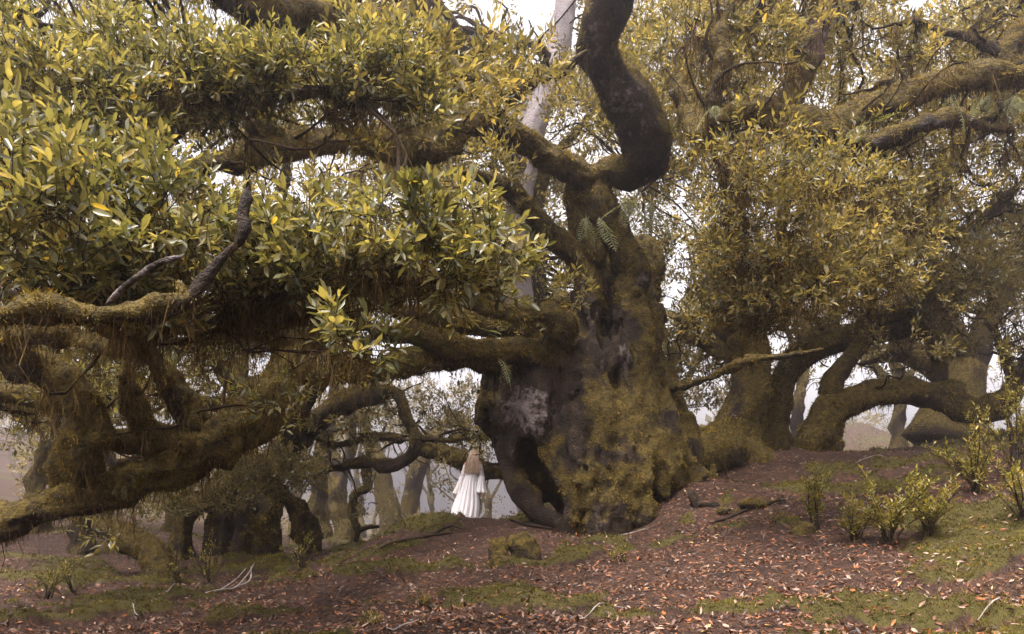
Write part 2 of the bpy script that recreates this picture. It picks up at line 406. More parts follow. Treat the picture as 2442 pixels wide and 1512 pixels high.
def twig_leaves(c, d, L, K, ll, rng, shade=None):
    """twigs at c along d of length L -> leaf arrays"""
    n = len(c); e1, e2 = perp(d)
    t = np.linspace(0.3, 1.0, K)[None, :] + rng.uniform(-.04, .04, (n, K))
    ph = (np.arange(K)[None] * 2.4 + rng.uniform(0, 6.28, (n, 1)))
    an = np.radians(np.linspace(75, 25, K))[None] + rng.uniform(-.25, .25, (n, K))
    up = np.array([0, 0, 1.0])
    base = c[:, None] + d[:, None] * (L[:, None] * t)[..., None] + up * (0.12 * L[:, None] * t ** 2)[..., None]
    ax = np.cos(an)[..., None] * d[:, None] + np.sin(an)[..., None] * (np.cos(ph)[..., None] * e1[:, None] + np.sin(ph)[..., None] * e2[:, None])
    ax = norm(ax + up * 0.15 + rng.normal(0, .12, (n, K, 3))).reshape(-1, 3)
    nr = np.broadcast_to(up, ax.shape) + rng.normal(0, .55, ax.shape)
    nr = norm(nr - ax * np.sum(nr * ax, -1, keepdims=True))
    ln = ll * rng.uniform(.45, 1.25, n * K); wd = ln * rng.uniform(.27, .40, n * K)
    tint = np.clip(rng.normal(.45, .2, (n, K)) + np.repeat(rng.normal(0, .12, (n, 1)), K, 1) + 0.12 * (t - .5), 0, 1)
    yl = rng.random((n, K)) < 0.006; tint = np.where(yl, 1.0 * 1, np.minimum(tint, .93)).reshape(-1)
    return base.reshape(-1, 3), ax, nr, ln, wd, tint

def strips_into(bag, p0, p1, w0, w1, tint):
    """thin tapered cross-less sticks as triangular prisms (twig stems)"""
    d = norm(p1 - p0); e1, e2 = perp(d)
    a = np.array([0, 2.094, 4.189])
    ring = np.cos(a)[None, :, None] * e1[:, None] + np.sin(a)[None, :, None] * e2[:, None]
    V = np.concatenate([p0[:, None] + ring * np.reshape(w0, (-1, 1, 1)), p1[:, None] + ring * np.reshape(w1, (-1, 1, 1))], 1)
    Fc = np.array([(0, 1, 4), (0, 4, 3), (1, 2, 5), (1, 5, 4), (2, 0, 3), (2, 3, 5)])
    n = len(p0); Fa = (np.arange(n)[:, None, None] * 6 + Fc[None]).reshape(-1, 3)
    bag.add(V.reshape(-1, 3), Fa, np.repeat(np.broadcast_to(tint, (n,)), 6))

def blades_into(bag, p, d, ln, wd, tint):
    """single-triangle moss blades"""
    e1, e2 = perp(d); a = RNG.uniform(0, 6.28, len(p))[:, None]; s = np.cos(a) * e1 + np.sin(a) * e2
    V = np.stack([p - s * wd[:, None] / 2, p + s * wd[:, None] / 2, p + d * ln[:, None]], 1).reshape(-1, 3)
    bag.add(V, np.arange(len(V)).reshape(-1, 3), np.clip(np.repeat(tint, 3) + np.tile([-.32, -.32, .22], len(p)), 0, 1))  # dark base, bright tip: shade in gaps between blades painted into the tint

def beards_into(bag, p, ln, wd, tint, rng):
    """hanging moss strands: three-level ribbons drooping down"""
    n = len(p)
    if n and p[:, 1].mean() > 11.5:
        blades_into(bag, p, norm(np.array([0, 0, -1.0]) + rng.normal(0, .13, (n, 3))), ln, wd * 2.2, tint); return
    a = rng.uniform(0, 3.14, n); s = np.stack([np.cos(a), np.sin(a), np.zeros(n)], -1) * wd[:, None]
    j1 = rng.normal(0, .16, (n, 3)) * ln[:, None]; j2 = rng.normal(0, .2, (n, 3)) * ln[:, None]; j1[:, 2] = 0; j2[:, 2] = 0
    dn = np.array([0, 0, -1.0])
    m = p + dn * ln[:, None] * .5 + j1; t = p + dn * ln[:, None] + j2
    V = np.stack([p - s, p + s, m - s * .8, m + s * .8, t], 1).reshape(-1, 3)
    Fc = np.array([(0, 1, 3), (0, 3, 2), (2, 3, 4)])
    bag.add(V, (np.arange(n)[:, None, None] * 5 + Fc[None]).reshape(-1, 3), np.repeat(tint, 5))

def sample(V, Q, wt, n, rng):
    """n random points on quads with face weights"""
    _, fn = vnormals(V, Q); A = np.linalg.norm(fn, axis=1) * 0.5 * wt
    if A.sum() <= 0 or n < 1: return np.zeros((0, 3)), np.zeros((0, 3))
    f = rng.choice(len(Q), n, p=A / A.sum()); q = V[Q[f]]
    u, v = rng.random((n, 1)), rng.random((n, 1))
    p = q[:, 0] * (1 - u) * (1 - v) + q[:, 1] * u * (1 - v) + q[:, 2] * u * v + q[:, 3] * (1 - u) * v
    return p, norm(fn[f])

# signed-distance wood: smooth union of tapered capsules minus hollows, meshed by surface nets
def capsule_chain(Pt, ch):
    best = None
    for (a, ra), (b, rb) in zip(ch[:-1], ch[1:]):
        ab = b - a; t = np.clip(((Pt - a) @ ab) / (ab @ ab), 0, 1)
        d = np.linalg.norm(Pt - a - t[:, None] * ab, axis=1) - (ra + (rb - ra) * t)
        best = d if best is None else np.minimum(best, d)
    return best
def smin(a, b, k):
    h = np.clip(0.5 + 0.5 * (b - a) / k, 0, 1); return b + (a - b) * h - k * h * (1 - h)

def surface_nets(f, lo, res):
    n = np.array(f.shape); s = f < 0
    c = np.zeros(tuple(n - 1), np.int8)
    for d in np.ndindex(2, 2, 2): c += s[d[0]:n[0] - 1 + d[0], d[1]:n[1] - 1 + d[1], d[2]:n[2] - 1 + d[2]]
    act = np.argwhere((c > 0) & (c < 8)); idx = np.full(tuple(n - 1), -1, np.int64); idx[tuple(act.T)] = np.arange(len(act))
    acc = np.zeros((len(act), 3)); cnt = np.zeros(len(act))
    cor = np.array(list(np.ndindex(2, 2, 2)))
    for i in range(8):
        for j in range(i + 1, 8):
            if np.abs(cor[i] - cor[j]).sum() != 1: continue
            fa, fb = f[tuple((act + cor[i]).T)], f[tuple((act + cor[j]).T)]
            m = (fa < 0) != (fb < 0); t = np.where(m, fa / np.where(m, fa - fb, 1), 0)
            acc += np.where(m[:, None], cor[i] + t[:, None] * (cor[j] - cor[i]), 0); cnt += m
    V = lo + (act + acc / cnt[:, None]) * res
    Qs = []
    for ax in range(3):
        o1, o2 = [(1, 2), (2, 0), (0, 1)][ax]
        e = [slice(None)] * 3; e2 = [slice(None)] * 3; e[ax] = slice(0, -1); e2[ax] = slice(1, None)
        ch = np.argwhere(s[tuple(e)] != s[tuple(e2)])
        ch = ch[(ch[:, o1] > 0) & (ch[:, o2] > 0) & (ch[:, o1] < n[o1] - 1) & (ch[:, o2] < n[o2] - 1)]
        d1 = np.zeros(3, int); d1[o1] = 1; d2 = np.zeros(3, int); d2[o2] = 1
        q = np.stack([idx[tuple((ch - d1 - d2).T)], idx[tuple((ch - d2).T)], idx[tuple(ch.T)], idx[tuple((ch - d1).T)]], -1)
        inside = s[tuple(ch.T)]; q[~inside] = q[~inside][:, ::-1]; Qs.append(q)
    return V, np.concatenate(Qs)

def sdf_wood(chains, holes, res, k=0.16, lump=0.07, flute=0.06, seed=1, hk=0.06, crag=.05, after=()):
    allp = np.array([p for ch in chains for p, r in ch]); allr = max(r for ch in chains for p, r in ch)
    lo = allp.min(0) - allr - 0.15; hi = allp.max(0) + allr + 0.15
    n = np.ceil((hi - lo) / res).astype(int) + 1
    g = [lo[i] + np.arange(n[i]) * res for i in range(3)]
    f = np.full(tuple(n), 1.2)
    def box(c, pad):
        q_ = np.array([p for p, r in c]); r = max(r for p, r in c) + pad
        i0 = np.maximum(0, ((q_.min(0) - r - lo) / res).astype(int)); i1 = np.minimum(n, ((q_.max(0) + r - lo) / res).astype(int) + 2)
        G_ = np.stack(np.meshgrid(*[g[k2][i0[k2]:i1[k2]] for k2 in range(3)], indexing='ij'), -1)
        return tuple(slice(i0[k2], i1[k2]) for k2 in range(3)), G_
    for ch in chains:
        sl, G_ = box(ch, k + .28); d = capsule_chain(G_.reshape(-1, 3), ch).reshape(G_.shape[:3]); f[sl] = smin(f[sl], d, k)
    f = f.ravel()
    Pt = np.stack(np.meshgrid(*g, indexing='ij'), -1).reshape(-1, 3)
    near = np.abs(f) < 0.3
    q = Pt[near]
    f[near] += lump * fbm(q * 1.5, 3, seed) + flute * fbm(q * np.array([3.4, 3.4, 0.7]), 2, seed + 5) + 0.045 * fbm(q * 6, 2, seed + 7) + crag * np.abs(fbm(q * np.array([3.6, 3.6, .9]), 2, seed + 8)) - crag * .3
    for ch, sc in holes:
        c = ch[0][0]; f = f.reshape(n); sl, G_ = box(ch, .9); pp = G_.reshape(-1, 3)
        d = capsule_chain((pp - c) / sc, [((p - c) / sc, r) for p, r in ch]) + 0.05 * fbm(pp * 3, 2, seed + 11)
        f[sl] = -smin(-f[sl], d.reshape(G_.shape[:3]), hk); f = f.ravel()
    f = f.reshape(n)
    for ch in after:
        sl, G_ = box(ch, .2); pp = G_.reshape(-1, 3); d = capsule_chain(pp, ch) + .02 * fbm(pp * 5, 2, seed + 21)
        f[sl] = smin(f[sl], d.reshape(G_.shape[:3]), .07)
    return surface_nets(f, lo, res)

# ------------------------------------------------------------------ trees
LEAF_TPL_ME = {}
def leaf_template(mat, k):
    key = (mat.name, k)
    if key not in LEAF_TPL_ME:
        me = mesh_np('leaf', LEAF8[0], LEAF8[1], {'tint': np.full(11, [.15, .28, .38, .46, .55, .66, .8, 1.0][k])}, True)
        me.materials.append(mat); LEAF_TPL_ME[key] = me
    return LEAF_TPL_ME[key]

class Tree:
    def __init__(s, name, root, label, cat='tree', group=None, leaf=LEAF_MID, wood=WOOD, seed=1, indiv=0, moss=1.0, beard=1.0, blen=1.0):
        s.root = empty(name, root, label, cat, group); s.leaf, s.wood, s.rng = leaf, wood, np.random.default_rng(seed)
        s.seed, s.indiv, s.moss, s.beard, s.blen = seed, indiv, moss, beard, blen
        s.skel, s.woods, s.L, s.twigs, s.blob_br = [], [], [], Bag(), []
        s.hang_pts = []
    def wood_obj(s, name, V, Q, moss, pale, up=0.45, parent=None, mat=None):
        N, _ = vnormals(V, Q)
        m = np.clip(moss + .16 + up * N[:, 2] + 0.55 * fbm(V * 1.3, 3, s.seed + 50), 0, 1)
        pl = np.clip(pale + 0.35 * fbm(V * 0.9, 2, s.seed + 60), 0, 1)
        o = link(name, mesh_np(name, V, Q, {'moss': m, 'pale': pl}, True), mat or s.wood, parent or s.root)
        s.woods.append((V, Q, m, N, 1.0)); return o
    def limb(s, pts, moss=.6, pale=.0, lump=.13, name='limb', px=True, mat=None, ring=None, parent=None, up=.45, skel=True):
        if px: a = np.array([[*P(x, y, Y), w / 2 / F * Y] for x, y, Y, w in pts])
        else: a = np.array(pts, float)
        r0 = a[:, 3].max(); Ym = a[:, 1].mean()
        c = catmull(a, max(0.035, min(0.12, r0 * 0.4)) * (1 if Ym < 14 else 1.6 if Ym < 24 else 2.6))
        c[:, 3] = np.maximum(c[:, 3], 0.004)
        ring = ring or int(np.clip(2 * math.pi * r0 / (0.045 if Ym < 11 else .06 if Ym < 16 else .09), 8 if Ym < 24 else 6, 40))
        ring += ring % 2
        s.seed += 1
        V, Q = tube(c[:, :3], c[:, 3], ring, lump, s.seed)
        if skel: s.skel.append(c)
        return s.wood_obj(name, V, Q, moss, pale, up, parent, mat)
    def branch(s, a, b, r0, r1, wig=.12, sag=.1, moss=True):
        """thin procedural branch into the twig work; returns its path"""
        L = np.linalg.norm(b - a); t = np.linspace(0, 1, max(4, int(L / 0.22) + 2))[:, None]
        p = a + (b - a) * t + wig * L * .5 * (np.sin(t * s.rng.uniform(4, 8, 3) + s.rng.uniform(0, 6.28, 3)) + .6 * np.sin(t * s.rng.uniform(9, 16, 3) + s.rng.uniform(0, 6.28, 3))) * .6 * np.sin(t * math.pi) 
        p[:, 2] += sag * L * np.sin(t[:, 0] * math.pi)
        r = r0 + (r1 - r0) * t[:, 0]
        V, Q = tube(p, r, 5 if r0 > .014 else 3, .3 if r0 > .015 else 0, s.seed, 0, cap=False)
        s.twigs.add(V, np.vstack([Q[:, :3], Q[:, [0, 2, 3]]]), .5)
        s.hang_pts.append((p, r)); return p
    def blob(s, px, py, rx, ry, Y, dY=.6, n=10, tw=7, ll=.115, K=11, lod=8, L=.34, br=True, world=None, rdim=None):
        rng = s.rng
        C = P(px, py, Y) if world is None else np.array(world, float)
        rd = np.array([rx / F * Y, dY, ry / F * Y]) if rdim is None else np.array(rdim, float)
        sk = np.concatenate([k[:, :3] for k in s.skel]) if s.skel else C[None]
        i = np.argmin(np.linalg.norm((sk - C) * [1, .8, 1], axis=1)); a = sk[i]
        main = None
        if br and np.linalg.norm(a - C) > .25:
            rr = min(.018 if Y < 8 else .05, .008 + .008 * np.linalg.norm(a - C))
            main = s.branch(a, C + np.array([0, 0, -.2 * rd[2]]), rr, .007, .14, .0)
        q = norm(rng.normal(0, 1, (n, 3))) * rng.uniform(.25, 1, (n, 1)) ** .5
        sp = C + q * rd * np.array([1.1, 1, .8])
        cs, ds = [], []
        for k in range(n):
            if br and lod > 2:
                o = main[rng.integers(len(main) // 2, len(main))] if main is not None else a
                s.branch(o, sp[k], .007, .004, .25, .02)
        d0 = norm(q * .7 + np.array([0, -.15, .38]) + rng.normal(0, .3, q.shape))
        c = np.repeat(sp, tw, 0) + rng.normal(0, .05, (n * tw, 3)) * (L / .34)
        d = norm(np.repeat(d0, tw, 0) + rng.normal(0, .6, (n * tw, 3)))
        Ls = L * rng.uniform(.6, 1.25, n * tw)
        tl = list(twig_leaves(c, d, Ls, K, ll, rng)); tv = np.repeat(rng.normal(0, .13, n), tw * K); tl[5] = np.where(tl[5] > .95, tl[5], np.clip(tl[5] + tv, 0, .93))
        s.L.append((lod,) + tuple(tl))
        if lod >= 6:
            strips_into(s.twigs, c, c + d * (Ls * .97)[:, None], .004, .002, .5)
    def crooked(s, n, Lr=(.8, 2.4), r0=.035, keep=None, blobs=0.):
        """gnarled side branches wandering off the limbs, with hanging moss"""
        rng = s.rng; sk = np.concatenate([k[:, :3] for k in s.skel]); done = 0; tries = 0
        while done < n and tries < n * 30:
            tries += 1; a = sk[rng.integers(len(sk))]
            px, py = CX + a[0] / a[1] * F, HY - (a[2] - ZC) / a[1] * F
            if keep and not (keep[0] < px < keep[1] and keep[2] < py < keep[3]): continue
            d = norm(rng.normal(0, 1, 3) * np.array([1, .7, .6]) + np.array([0, 0, .25])); L = rng.uniform(*Lr); m = max(6, int(L / .16)); p = [a]
            for q in range(m):
                d = norm(d + rng.normal(0, .33, 3) + np.array([0, 0, .03])); p.append(p[-1] + d * L / m)
            p = np.array(p); r = r0 * rng.uniform(.6, 1.3) * np.linspace(1, .2, len(p))
            V, Q = tube(p, r, 5 if a[1] < 13 else 4, .35, s.seed + tries, 0, cap=False); s.twigs.add(V, np.vstack([Q[:, :3], Q[:, [0, 2, 3]]]), .5); s.hang_pts.append((p, r)); s.hang_pts.append((p, r))
            if rng.random() < blobs: s.blob(0, 0, 0, 0, a[1], n=4, tw=5, ll=.12 if a[1] < 14 else .15, K=8, lod=4 if a[1] < 14 else 2, L=.32, world=p[-1], rdim=(.4, .4, .22), br=False)
            done += 1
    def fill(s, x0, x1, y0, y1, Y0, Y1, nb, holes=(), **kw):
        rng = s.rng; k = 0; tries = 0
        while k < nb and tries < nb * 20:
            tries += 1
            x, y = rng.uniform(x0, x1), rng.uniform(y0, y1)
            if any(((x - hx) / hr) ** 2 + ((y - hy) / hr2) ** 2 < 1 for hx, hy, hr, hr2 in holes): continue
            Y = rng.uniform(Y0, Y1); sc = 17 / Y
            s.blob(x, y, rng.uniform(60, 110) * sc, rng.uniform(35, 65) * sc, Y, .8, **kw); k += 1
    def finish(s, fuzz=1.0):
        rng = s.rng
        # moss fuzz and hanging beards on the wood
        mb, bb = Bag(), Bag()
        for V, Q, m, N, bl in s.woods:
            Yc = max(4.0, V[:, 1].mean()); fm = m[Q].mean(1); _, fn = vnormals(V, Q); A = np.linalg.norm(fn, axis=1) * .5
            dens = 1950 * s.moss * fuzz * (9 / Yc) ** 1.35 / bl ** .7
            n = int(min(60000, (A * (fm > .35) * fm).sum() * dens))
            p, nn = sample(V, Q, (fm > .35) * fm, n, rng)
            if n:
                sz = np.clip(Yc / 9, .8, 2.2) 
                lo = .7 * fbm(p * 5, 2, s.seed) + .6 * vnoise(p * 15, 3)
                d = norm(nn * (.55 + .2 * lo[:, None]) + np.array([0, 0, -.35]) + rng.normal(0, .35, p.shape))
                ln = bl * sz * rng.uniform(.014, .05, n) * np.clip(1 + .8 * lo, .3, 2); wd = sz * rng.uniform(.009, .017, n)
                tint = np.clip((.42 if bl == 1 else .44) + .48 * lo + .12 * nn[:, 2] + rng.normal(0, .14, n) + .15 * fbm(p * .9, 2, 77), 0, 1)
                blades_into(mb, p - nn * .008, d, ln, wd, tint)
            und = np.clip(.35 - norm(fn)[:, 2], 0, 1) * (fm > .15)
            n2 = int(min(14000, (A * und).sum() * 270 * s.beard * (9 / Yc) ** 1.4))
            p, nn = sample(V, Q, und, n2, rng)
            if n2:
                cl = np.clip(.5 + .9 * fbm(p * 2.6, 2, s.seed + 4), 0.05, 1.6)
                ln = s.blen * rng.exponential(.095, n2) * cl * (1.0 + .3 * np.clip(Yc / 12, 0, 1)) + .03
                beards_into(bb, p, np.minimum(ln, .5), np.clip(Yc / 9, .45, 2) * rng.uniform(.002, .006, n2), np.clip(rng.normal(.45, .22, n2), 0, 1), rng)
        for p, r in s.hang_pts:
            if s.beard <= 0: break
            Ym = p[:, 1].mean(); Lg = np.linalg.norm(np.diff(p, axis=0), axis=1).sum()
            n = int(Lg * 22 * s.beard * min(1.6, 8 / Ym) * (r.max() / .012) ** .5 * rng.uniform(0, 2.0))
            if n < 2: continue
            t = rng.uniform(0, len(p) - 1.001, n); i = t.astype(int); q = p[i] + (p[i + 1] - p[i]) * (t - i)[:, None]
            ln = s.blen * rng.exponential(.07, n) * (1 + 1.2 * (vnoise(q * 3, 9) > .2)) + .02
            beards_into(bb, q + rng.normal(0, .006, q.shape), np.minimum(ln, .45), np.clip(Ym / 8, .45, 2.2) * rng.uniform(.002, .005, n), np.clip(rng.normal(.4, .22, n), 0, 1), rng)
        if not mb.empty(): tag(link('moss', mb.mesh('moss'), MOSS, s.root), kind='stuff')
        if not bb.empty(): tag(link('hanging_moss', bb.mesh('hanging_moss'), BEARD, s.root), kind='stuff')
        if not s.twigs.empty(): tag(link('twig_work', s.twigs.mesh('twig_work', True), TWIG, s.root), kind='stuff')
        if not s.L: return
        # the leaves that show largest as parts of their own
        pick = None
        top_ = max(x[0] for x in s.L)
        if s.indiv:
            al = [np.concatenate([x[k] for x in s.L if x[0] == top_]) for k in range(1, 7)]
            b, ax, nr, ln, wd, ti = al
            sx = CX + b[:, 0] / b[:, 1] * F; sy = HY - (b[:, 2] - ZC) / b[:, 1] * F
            sc = ln / b[:, 1] * ((sx > 20) & (sx < W - 20) & (sy > 20) & (sy < H - 20)) * (b[:, 1] > 1)
            pick = np.argsort(-sc)[: s.indiv]
            sd_ = np.cross(nr, ax)
            pinv = full_inv(s.root)
            for k in pick:
                me = leaf_template(s.leaf, int(np.argmin(np.abs(np.array([.15, .28, .38, .46, .55, .66, .8, 1.0]) - ti[k]))))
                o = bpy.data.objects.new('leaf', me); COL.objects.link(o); o.parent = s.root; o.matrix_parent_inverse = pinv
                X, Y_, Z, B = ax[k] * ln[k], sd_[k] * wd[k], nr[k] * ln[k], b[k]
                o.matrix_basis = Matrix(((X[0], Y_[0], Z[0], B[0]), (X[1], Y_[1], Z[1], B[1]), (X[2], Y_[2], Z[2], B[2]), (0, 0, 0, 1)))
            rest = np.ones(len(b), bool); rest[pick] = False
        cb = Bag()
        for lod, tpl in ((8, LEAF8), (6, LEAF6), (4, LEAF4), (2, LEAF2)):
            gs = [x for x in s.L if x[0] == lod]
            if not gs: continue
            al = [np.concatenate([x[k] for x in gs]) for k in range(1, 7)]
            if lod == top_ and pick is not None: al = [a[rest] for a in al]
            leaves_into(cb, *al, tpl)
        tag(link('crown', cb.mesh('crown', True), s.leaf, s.root), kind='stuff')

def px_chain(*pts):
    return [(P(x, y, Y), r / F * Y) for x, y, Y, r in pts]


# ================================================================== the ancient laurel in the middle
def gz(px, py, Y):
    p = P(px, py, Y); p[2] = h1(p[0], p[1]); return p

t = Tree('ancient_laurel', gz(1430, 1250, 15), 'huge ancient laurel with hollow mossy trunk beside the woman in white', seed=11, leaf=LEAF_MID, moss=1.0)
main_tree = t
chains = [
    px_chain((1300, 860, 15.2, 66), (1272, 950, 15.2, 98), (1290, 1030, 15.2, 100), (1345, 1120, 15.3, 95)),
    px_chain((1205, 900, 15.6, 52), (1190, 990, 15.7, 45), (1222, 1060, 15.7, 42), (1222, 1110, 15.5, 36)),
    px_chain((1412, 690, 15.3, 38), (1402, 800, 15.2, 44), (1398, 900, 15.1, 78), (1410, 1020, 15.0, 115), (1425, 1150, 14.8, 115), (1440, 1290, 14.7, 110)),
    px_chain((1495, 690, 15.3, 36), (1497, 800, 15.3, 36), (1505, 900, 15.2, 48), (1535, 1000, 15.2, 72), (1570, 1090, 15.1, 75), (1610, 1160, 15.1, 60)),
    px_chain((1535, 600, 15.9, 28), (1530, 720, 16.0, 32), (1540, 850, 16.0, 38), (1585, 980, 15.9, 52), (1630, 1080, 15.7, 42), (1672, 1140, 15.5, 26)),
    px_chain((1555, 760, 15.6, 26), (1530, 870, 15.3, 26), (1545, 960, 15.0, 30), (1600, 1070, 14.9, 34), (1640, 1150, 14.9, 25)),
    px_chain((1452, 620, 15.9, 34), (1450, 780, 15.95, 44), (1450, 920, 15.8, 55)),
    px_chain((1285, 1020, 14.8, 45), (1320, 1110, 14.6, 36), (1350, 1200, 14.45, 36), (1375, 1275, 14.4, 36)),
    px_chain((1255, 900, 14.75, 36), (1250, 960, 14.6, 42), (1275, 1010, 14.55, 40), (1285, 1045, 14.55, 28)),
    px_chain((1215, 930, 15.0, 26), (1205, 990, 15.0, 30), (1225, 1050, 15.1, 26)),
    px_chain((1470, 1060, 14.6, 80), (1480, 1150, 14.4, 70), (1470, 1270, 14.35, 60)),
    px_chain((1500, 1190, 14.2, 40), (1530, 1240, 14.1, 32)),
    px_chain((1390, 1180, 14.4, 40), (1405, 1280, 14.25, 44)),
    px_chain((1360, 830, 14.9, 45), (1350, 960, 14.75, 55), (1370, 1080, 14.6, 60)),
    px_chain((1540, 1060, 14.8, 60), (1590, 1130, 14.7, 45)),
    px_chain((1530, 890, 15.0, 16), (1570, 990, 14.85, 20), (1625, 1090, 14.8, 20), (1665, 1145, 14.85, 14)),
    px_chain((1565, 880, 15.5, 18), (1610, 990, 15.4, 22), (1660, 1080, 15.2, 20), (1700, 1145, 15.2, 13)),
    px_chain((1480, 980, 14.7, 16), (1530, 1080, 14.5, 20), (1590, 1170, 14.5, 16)),
    px_chain((1460, 930, 14.85, 26), (1500, 1000, 14.75, 30), (1560, 1090, 14.7, 26)),
    px_chain((1552, 700, 15.7, 16), (1564, 760, 15.6, 18), (1555, 810, 15.6, 15)),
    px_chain((1520, 700, 15.0, 16), (1530, 800, 15.0, 18), (1532, 900, 15.0, 20)),
]
holes = [
    (px_chain((1255, 1070, 14.6, 26), (1275, 1130, 14.75, 46), (1300, 1200, 14.75, 54)), np.array([1, 1.7, 1])),
    (px_chain((1452, 715, 14.75, 15), (1440, 790, 14.75, 15), (1462, 870, 14.7, 16), (1478, 955, 14.62, 12)), np.array([1, 1.7, 1])),
    (px_chain((1340, 880, 14.3, 10), (1325, 960, 14.3, 14), (1315, 1020, 14.3, 8)), np.array([1, 2.0, 1])),
]
V, Q = sdf_wood(chains, holes, 0.052, k=.06, lump=.09, flute=.15, seed=5, crag=.2, after=[px_chain((1215, 1075, 15.4, 34), (1222, 1125, 15.2, 30), (1240, 1180, 14.9, 25), (1278, 1225, 14.7, 22), (1350, 1252, 14.55, 22)), px_chain((1232, 1100, 15.3, 13), (1246, 1150, 15.0, 14), (1280, 1178, 14.85, 13), (1292, 1228, 14.8, 12))])
N, _ = vnormals(V, Q)
# moss grows over the right flank and the collar, the left burls stay bare and pale
vx = CX + V[:, 0] / V[:, 1] * F; vy = HY - (V[:, 2] - ZC) / V[:, 1] * F
mm = .2 + .5 * sstep(1370, 1560, vx) + .35 * np.exp(-((vx - 1390) / 90) ** 2 - ((vy - 1090) / 120) ** 2) + .5 * np.exp(-((vx - 1150) / 25) ** 2 - ((vy - 960) / 60) ** 2) + .4 * np.exp(-((vx - 1300) / 90) ** 2 - ((vy - 835) / 40) ** 2)
mm -= .55 * np.exp(-((vx - 1265) / 75) ** 2 - ((vy - 985) / 90) ** 2) + .5 * np.exp(-((vx - 1465) / 45) ** 2 - ((vy - 800) / 110) ** 2) + .5 * sstep(1120, 1230, vy) * sstep(1400, 1300, vx)
moss = np.clip(mm + .3 * N[:, 2] + .5 * fbm(V * 1.6, 3, 90), 0, 1)
pale = np.clip(.12 + .6 * np.exp(-((vx - 1255) / 65) ** 2 - ((vy - 985) / 80) ** 2) + .32 * np.exp(-((vx - 1490) / 25) ** 2 - ((vy - 860) / 70) ** 2) + .45 * np.exp(-((vx - 1415) / 35) ** 2 - ((vy - 1190) / 60) ** 2) + .2 * fbm(V * 1.4, 2, 93), 0, 1)
link('trunk', mesh_np('trunk', V, Q, {'moss': moss, 'pale': pale}, True), WOOD, t.root)
t.woods.append((V, Q, moss, N, .5))
t.skel.append(catmull(np.array([[*P(x, y, Y), .5] for x, y, Y in [(1440, 1240, 15), (1420, 1000, 15), (1440, 700, 15)]]), .3))
# upper structure
t.limb([(1545, 915, 15.6, 26), (1600, 922, 15.2, 20), (1660, 912, 14.9, 18), (1720, 888, 14.7, 17), (1775, 862, 14.6, 24), (1830, 852, 14.5, 15), (1900, 845, 14.4, 12), (1965, 832, 14.3, 8)], moss=.6, lump=.3)
t.limb([(1500, 760, 15.3, 73), (1505, 690, 15.2, 77), (1515, 645, 15.1, 72), (1480, 580, 15.0, 75), (1440, 510, 14.9, 82), (1420, 450, 14.8, 77), (1450, 408, 14.7, 62), (1500, 412, 14.5, 80), (1535, 380, 14.3, 108), (1540, 320, 14.0, 116), (1500, 240, 13.6, 112), (1448, 165, 13.2, 100), (1425, 100, 12.8, 102), (1450, 30, 12.4, 110), (1470, -60, 12.0, 110), (1470, -200, 11.6, 98)], moss=.5, pale=.15, lump=.10, up=.6)
t.limb([(1405, 760, 15.3, 77), (1405, 690, 15.2, 69), (1385, 620, 15.1, 59), (1330, 575, 14.9, 50), (1285, 530, 14.7, 49), (1240, 475, 14.5, 47), (1200, 440, 14.2, 41), (1150, 420, 13.9, 27), (1080, 410, 13.5, 16)], moss=.55)
t.limb([(1425, 640, 15.1, 65), (1400, 560, 15.05, 69), (1372, 500, 15.0, 57), (1370, 450, 14.9, 49), (1400, 420, 14.8, 50)], moss=.55)
t.limb([(1425, 440, 14.8, 65), (1375, 410, 14.6, 59), (1310, 375, 14.3, 59), (1250, 335, 13.9, 55), (1195, 310, 13.5, 63), (1140, 285, 13.1, 77), (1085, 300, 12.7, 90), (1030, 345, 12.3, 102), (960, 345, 11.9, 86), (880, 335, 11.5, 61), (780, 335, 11.0, 59), (690, 345, 10.6, 68), (610, 365, 10.2, 68), (540, 385, 9.8, 52), (460, 402, 9.4, 37), (380, 405, 9.0, 24), (290, 380, 8.6, 16)], moss=.68, pale=.05, lump=.2)
t.limb([(1160, 290, 13.2, 49), (1200, 245, 13.0, 42), (1250, 205, 12.8, 39), (1300, 180, 12.6, 34), (1350, 165, 12.5, 24), (1400, 120, 12.3, 14)], moss=.5)
t.limb([(1500, 760, 15.8, 49), (1545, 660, 15.9, 63), (1550, 600, 16, 49), (1530, 560, 16.0, 29)], moss=.75)
t.limb([(690, 340, 10.6, 49), (645, 320, 10.3, 45), (600, 300, 10.0, 39), (585, 285, 9.9, 24)], moss=.7)
# low limbs sweeping left
t.limb([(1330, 850, 14.9, 84), (1270, 845, 14.5, 77), (1190, 838, 14.1, 65), (1110, 832, 13.7, 63), (1040, 815, 13.3, 55), (985, 792, 13.0, 48), (930, 800, 12.7, 40), (880, 785, 12.4, 30)], moss=.62, lump=.15)
t.limb([(1330, 820, 14.6, 58), (1345, 785, 14.3, 72), (1315, 752, 14.1, 52), (1250, 745, 13.9, 40), (1180, 742, 13.6, 38), (1110, 715, 13.3, 38), (1040, 700, 13.0, 35), (970, 700, 12.7, 28), (900, 720, 12.3, 18)], moss=.85, lump=.18)
t.limb([(1325, 770, 14.2, 33), (1308, 735, 14.2, 28), (1312, 716, 14.2, 18)], moss=.85)
t.limb([(1320, 800, 15.2, 75), (1240, 775, 15.2, 75), (1150, 765, 15.0, 75), (1070, 757, 14.8, 68), (1000, 750, 14.5, 50), (930, 745, 14.2, 33)], moss=.75, lump=.16)
